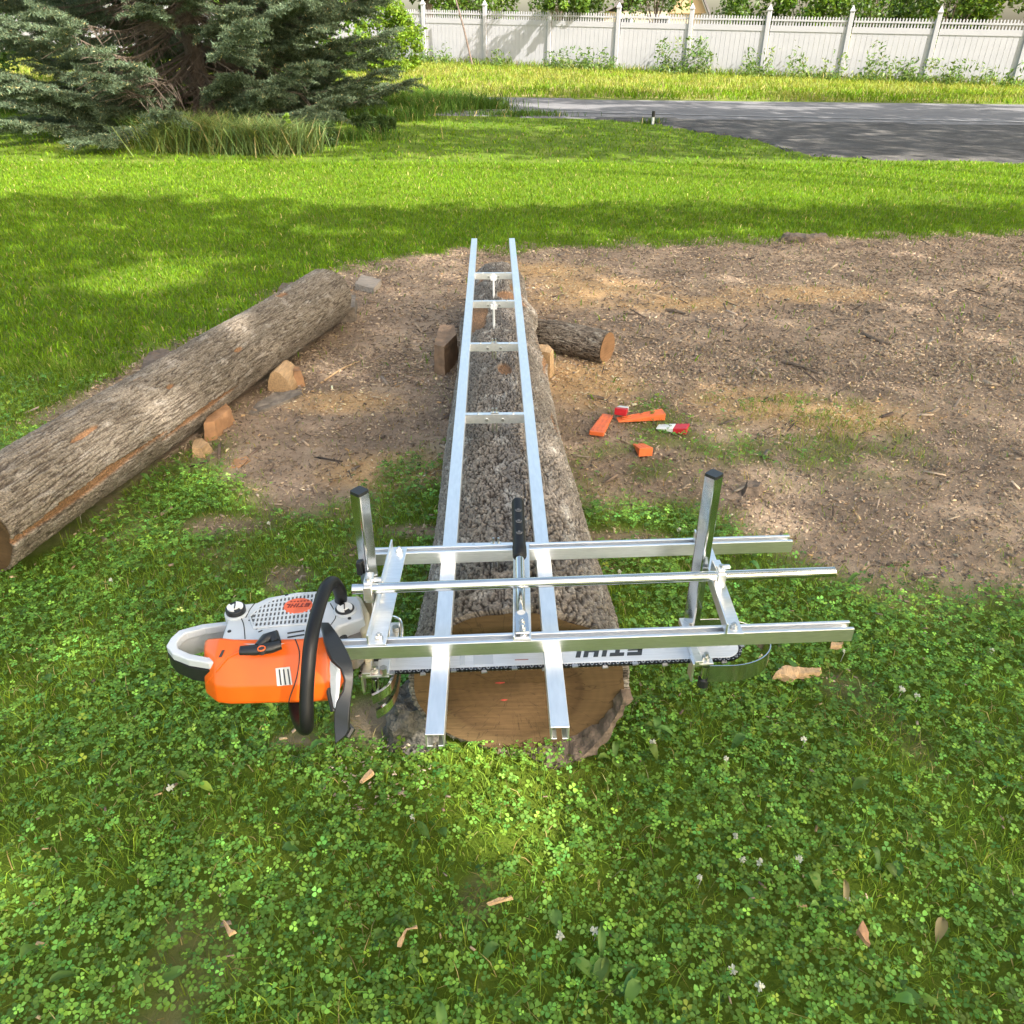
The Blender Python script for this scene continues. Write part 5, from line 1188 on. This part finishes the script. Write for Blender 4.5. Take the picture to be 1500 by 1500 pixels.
# far wooded backdrop trees
for i, (xx, yy, rx, hz) in enumerate([(-16, 52, 7, 6), (-5, 56, 7, 6.5), (24, 50, 7, 6), (33, 40, 7, 6), (-29, 50, 7, 6), (-41, 46, 7, 6)]):
    bush('woodland_tree', ['dark tall tree far behind the spruce', 'tall dark tree behind the middle of the fence', 'tall tree behind the house on the right', 'tall tree at the far right edge', 'tall dark tree beyond the left end of the fence', 'tall dark tree farthest to the left behind the fence'][i], 'tree', (xx, yy, .5), 7000, (rx, 4.5, 6.0), .45, (.05, .095, .018), 70 + i, hz, 'tall trees far behind the fence', .3, clumps=44)
# overhanging branch tree behind the fence
ob = fpt(2.05, .5); ob_t = thing('overhanging_tree', 'bright leafy tree reaching over the fence beside a post', 'tree', ob)
(V, Fs, C), P = crown((.25, -.55, 2.05), 2000, (1.15, .7, .50), .14, (.095, .17, .022), 61, 26); link('foliage', np_mesh('foliage', V, Fs, C), M_LEAF, ob_t)
(V2, F2, C2), P2_ = crown((.7, -1.6, 4.1), 1500, (1.6, 1.0, .8), .12, (.08, .15, .022), 62, 20); link('foliage', np_mesh('foliage', V2, F2, C2), M_LEAF, ob_t)
trunk_mb((0, 0, -.05), (.2, -.2, 4.2), .07, .02, [((0, 0, 1.0), (.7, -.55, 1.75), .022), ((.05, 0, 1.2), (-.5, -.6, 2.3), .022), ((.1, -.1, 2.8), (.8, -1.5, 4.1), .03), ((.1, -.1, 2.2), (1.3, -.7, 2.5), .02)]).build('trunk', M_TRUNK, ob_t, True)
b0 = G(330, 150)
for i, (dx, dy, rx, rz, c, lb) in enumerate([(-2.6, 4.2, 1.9, 1.5, (.075, .14, .018), 'dark leafy bush behind the left of the spruce'), (.6, 5.0, 1.8, 1.3, (.09, .17, .018), 'leafy bush behind the spruce trunk'), (-6.5, 3.5, 2.2, 1.8, (.06, .115, .018), 'big dark bush at the far left edge')]):
    bush('backing_bush', lb, 'bush', (SB.x + dx, SB.y + dy, gz(SB.x + dx, SB.y + dy)), 4200, (rx, 1.0, rz), .12, c, 120 + i, rz * .7, 'bushes behind the spruce', clumps=46)
# yellow-green bush in the gap between spruce and fence
b0 = G(597, 108); bush('roadside_bush', 'sunlit yellow-green bush between the spruce and the fence', 'bush', (b0.x - .75, b0.y, b0.z), 9000, (1.5, .9, 1.5), .10, (.14, .23, .018), 81, .75, clumps=60)
b0 = G(655, 92); bush('roadside_bush', 'low sunlit bush at the foot of the leaning pole', 'bush', b0, 2600, (1.5, .5, .55), .09, (.12, .20, .025), 82, .45, clumps=30)
for i, (a, b, w_r, hz, lb, c) in enumerate([(295, 218, .80, .30, 'pale green clump of tall grass in front of the spruce trunk', (.15, .20, .06)), (395, 222, .70, .28, 'pale grey-green grass clump under the middle boughs of the spruce', (.13, .18, .06)), (478, 214, .30, .2, 'dark low shrub under the right of the spruce trunk', (.06, .10, .03)), (545, 196, .5, .18, 'low dark shrub under the right tips of the spruce', (.055, .095, .025)), (235, 200, .5, .22, 'dark green grass clump under the left boughs of the spruce', (.055, .10, .022))]):
    if i < 2 or i == 4:
        p_ = G(a, b); t_ = thing('grass_tuft', lb, 'grass clump', p_, 0, 'low plants under the spruce'); cnt = 2600
        x = p_.x + RNG.normal(0, .45, cnt) * w_r; y = p_.y + RNG.normal(0, .3, cnt) * w_r
        V, Fs, C = blades(x, y, RNG.uniform(.5, 1.1, cnt) * hz * 2.0, RNG.uniform(.008, .016, cnt), RNG.uniform(.3, 1.3, cnt), vary(c, cnt, .3, .06))
        link('blades', np_mesh('blades', V - np.array(p_), Fs, C), M_GRASS, t_); continue
    bush('low_shrub', lb, 'shrub', G(a, b), 5200, (w_r, w_r * .5, hz), .10, c, 90 + i, hz * .8, 'low plants under the spruce', clumps=34, slim=.16)
sap = G(424, 222); bush('young_sapling', 'thin bright green sapling standing in front of the spruce', 'sapling', sap, 170, (.07, .07, .30), .06, (.15, .24, .03), 99, .32, clumps=8)
# weeds along the fence foot
random.seed(5); parts = []; stems = MB()
for i in range(620):
    k = random.uniform(-3, 8.5)
    if float(fbm(k * 1.7, 3.3, 1.1, 3)) < random.uniform(-.25, .35): continue
    bk = -random.uniform(.15, 1.0); q = fpt(k, bk); h_ = random.choice((.25, .35, .5, .7, .9)) * (1.25 if 3.2 < k < 6.5 and random.random() < .5 else .8)
    n = int(26 * h_ + 10); zz = RNG.uniform(.1, 1, n); P = np.array([q.x, q.y, q.z]) + np.stack([RNG.normal(0, .11, n), RNG.normal(0, .11, n), zz * h_], 1)
    parts.append(leaves(P, RNG.uniform(.08, .20, n), RNG.uniform(.035, .07, n), unit(RNG.normal(size=(n, 3)) + np.array([0, -.4, .9])), vary((.085, .15, .03) if random.random() < .7 else (.15, .21, .07), n, .25)))
    stems.tube([q, q + Vector((random.gauss(0, .04), random.gauss(0, .04), h_))], .006, 4)
V, Fs, C = merge(parts)
tag(link('weeds', np_mesh('weeds', V, Fs, C), M_LEAF), 'tall leafy weeds growing along the foot of the white fence', 'weeds', kind='stuff')

# house behind the fence
hx = pxy(955, 15, 52); hs = thing('house', 'grey roofed house with a tan gable seen over the fence', 'house', (hx.x, 52, .3), R(-12))
MB().box((0, 3.5, 1.0), (5.4, 7, 2.2)).build('wall', mat('house_siding', (.42, .36, .27), .8, 0, .1, 20, .1, 3), hs)
rf = MB(); rf.add([(-3.4, -.4, 1.9), (-3.4, 7.4, 1.9), (1.9, -.4, 4.3), (1.9, 7.4, 4.3), (3.3, -.4, 1.9), (3.3, 7.4, 1.9), (-3.4, -.4, 1.7), (-3.4, 7.4, 1.7), (1.9, -.4, 4.1), (1.9, 7.4, 4.1), (3.3, -.4, 1.7), (3.3, 7.4, 1.7)],
   [(0, 2, 3, 1), (2, 4, 5, 3), (6, 7, 9, 8), (8, 9, 11, 10), (0, 6, 8, 2), (2, 8, 10, 4), (1, 3, 9, 7), (3, 5, 11, 9), (0, 1, 7, 6), (4, 10, 11, 5)])
rf.build('roof', mat('roof_shingles', (.16, .15, .15), .9, 0, .6, 30, .25, 6), hs)
MB().add.__self__
gb = MB(); gb.add([(1.0, -.1, 2.0), (3.0, -.1, 2.0), (1.95, -.1, 3.95), (1.0, .1, 2.0), (3.0, .1, 2.0), (1.95, .1, 3.95)], [(0, 1, 2), (3, 5, 4), (0, 3, 4, 1), (1, 4, 5, 2), (2, 5, 3, 0)]); gb.build('gable', mat('gable_boards', (.46, .33, .2), .8), hs)
for s in (-1.5, .6):
    wn = MB().box((s, -.02, 1.35), (.9, .08, 1.0)).build('window', M_WHITE, hs); MB().box((s, -.065, 1.35), (.74, .02, .84)).build('pane', mat('window_glass', (.02, .025, .03), .05), wn)

# ------------------------------------------------------------------ shade trees standing outside the picture: their crowns cast the dappled shade
def lit_zone(x, y):
    """1 where sunlight reaches the ground"""
    l = np.zeros(np.shape(x)); nz = fbm(x * 1.5, y * 1.5, 20.2, 3)
    for a, b, rx, ry, k in LIT:
        c = px(a, b); d = np.hypot((x - c.x) / rx, (y - c.y) / ry) + nz * .75; l = np.maximum(l, k * (1 - sstep(.8, 1.1, d)))
    return l
LIT = [(780, 1195, .16, .20, 1), (690, 1090, .21, .12, 1), (210, 405, .45, .5, 1), (290, 378, .5, .25, .7), (880, 425, .55, .35, .35), (1280, 640, .3, .2, .2),
       (620, 278, 3.0, .95, 1), (330, 262, 1.5, .8, .9), (950, 262, 2.2, .8, .95), (200, 268, .9, .5, .8), (1250, 300, 1.2, .25, .6)]
def shade_leaves(n, x0, x1, y0, y1, hlo, hhi, leaf, dens, seed):
    rg = np.random.default_rng(seed); x = rg.uniform(x0, x1, n); y = rg.uniform(y0, y1, n)
    k = rg.random(n) < dens(x, y); x, y = x[k], y[k]; n = len(x)
    h = hlo + (hhi - hlo) * np.clip(.5 + .8 * fbm(x * .5, y * .5, 31, 2) + rg.normal(0, .22, n), 0, 1)
    P = np.stack([x + h * SUN.x / SUN.z, y + h * SUN.y / SUN.z, h], 1)
    N = unit(rg.normal(size=(n, 3)) + np.array([.3, -.3, .8])); L = leaf * rg.uniform(.7, 1.3, n)
    global RNG; hold = RNG; RNG = rg; o = leaves(P, L, L * .7, N, vary((.06, .115, .02), n, .25)); RNG = hold
    return o, P
def shade_tree(label, base, sets, limbs_to, r0=.22, fork=3.6):
    t_ = thing('shade_tree', label, 'tree', base); V, Fs, C = merge([s[0] for s in sets]); V = V - np.array(base)
    link('foliage', np_mesh('foliage', V, Fs, C), M_LEAF, t_); random.seed(11); b = Vector(base)
    lim = []
    allP = np.concatenate([s[1] for s in sets])
    for q in limbs_to: q = Vector(q) - b; lim.append(((0, 0, fork), tuple(q), .075))
    trunk_mb((0, 0, -.1), (0, 0, fork + 1.2), r0, .12, lim, wig=.05, n=12).build('trunk', M_TRUNK, t_, True)
    return t_
nearS = shade_leaves(30000, -6.0, 6.0, -2.5, 7.35, 10.0, 14.5, .19, lambda x, y: (1 - lit_zone(x, y)) * (1 - .12 * sstep(.1, .5, fbm(x * 1.1, y * 1.1, 44, 3))) * (1 - .55 * sstep(6.9, 7.5, y + .3 * fbm(x, y, 3))), 201)
def far_d(x, y):
    f = fbm(x * .22, y * .55, 52, 3)
    band = np.exp(-((y - 8.10 - .45 * fbm(x * .6, 1.0, 9)) / (.66 + .4 * sstep(-1.5, -3, x))) ** 4)
    d = sstep(-.34, -.06, f + .25 * sstep(-1, 1.5, x) - .12) * .96 * sstep(11.6, 12.8, y + .5 * fbm(x * .5, y * .5, 77, 2)) * .92
    d = np.where(y < 10.9, band, d)
    return np.clip(d, 0, 1) * (1 - lit_zone(x, y))
farS = shade_leaves(36000, -7.5, 15, 7.2, 18.5, 9.0, 13.0, .23, far_d, 202)
roadS = shade_leaves(17000, -1, 22, 17.5, 23, 9, 13, .25, lambda x, y: sstep(-.08, .15, fbm(x * .30, y * .9, 63, 3) + .14 * sstep(8, 5, np.abs(x - 6)) - .02) * .85, 203)
shade_tree('large shade tree standing behind the viewer, out of the picture', (10.5, -7.5, 0), [nearS], [(7, -3, 11), (10, -2, 12), (13, -4, 12.5), (7, -9, 11), (12, -11, 11.5), (15, -7, 12), (10, -6, 14)], .3, 7.5)
shade_tree('large shade tree out of the picture at the right of the lawn', (15.5, 2.5, 0), [farS], [(6, 4, 10), (9, 7, 11), (12, 2, 11.5), (14, 8, 12), (20, 5, 11), (4, 6, 10.5), (18, 1, 10)], .3, 7)
shade_tree('tall tree out of the picture at the right beside the road', (24, 11, 0), [roadS], [(12, 11, 11), (16, 13, 12), (20, 12, 11), (27, 13, 11), (10, 12, 10.5)], .3, 7)
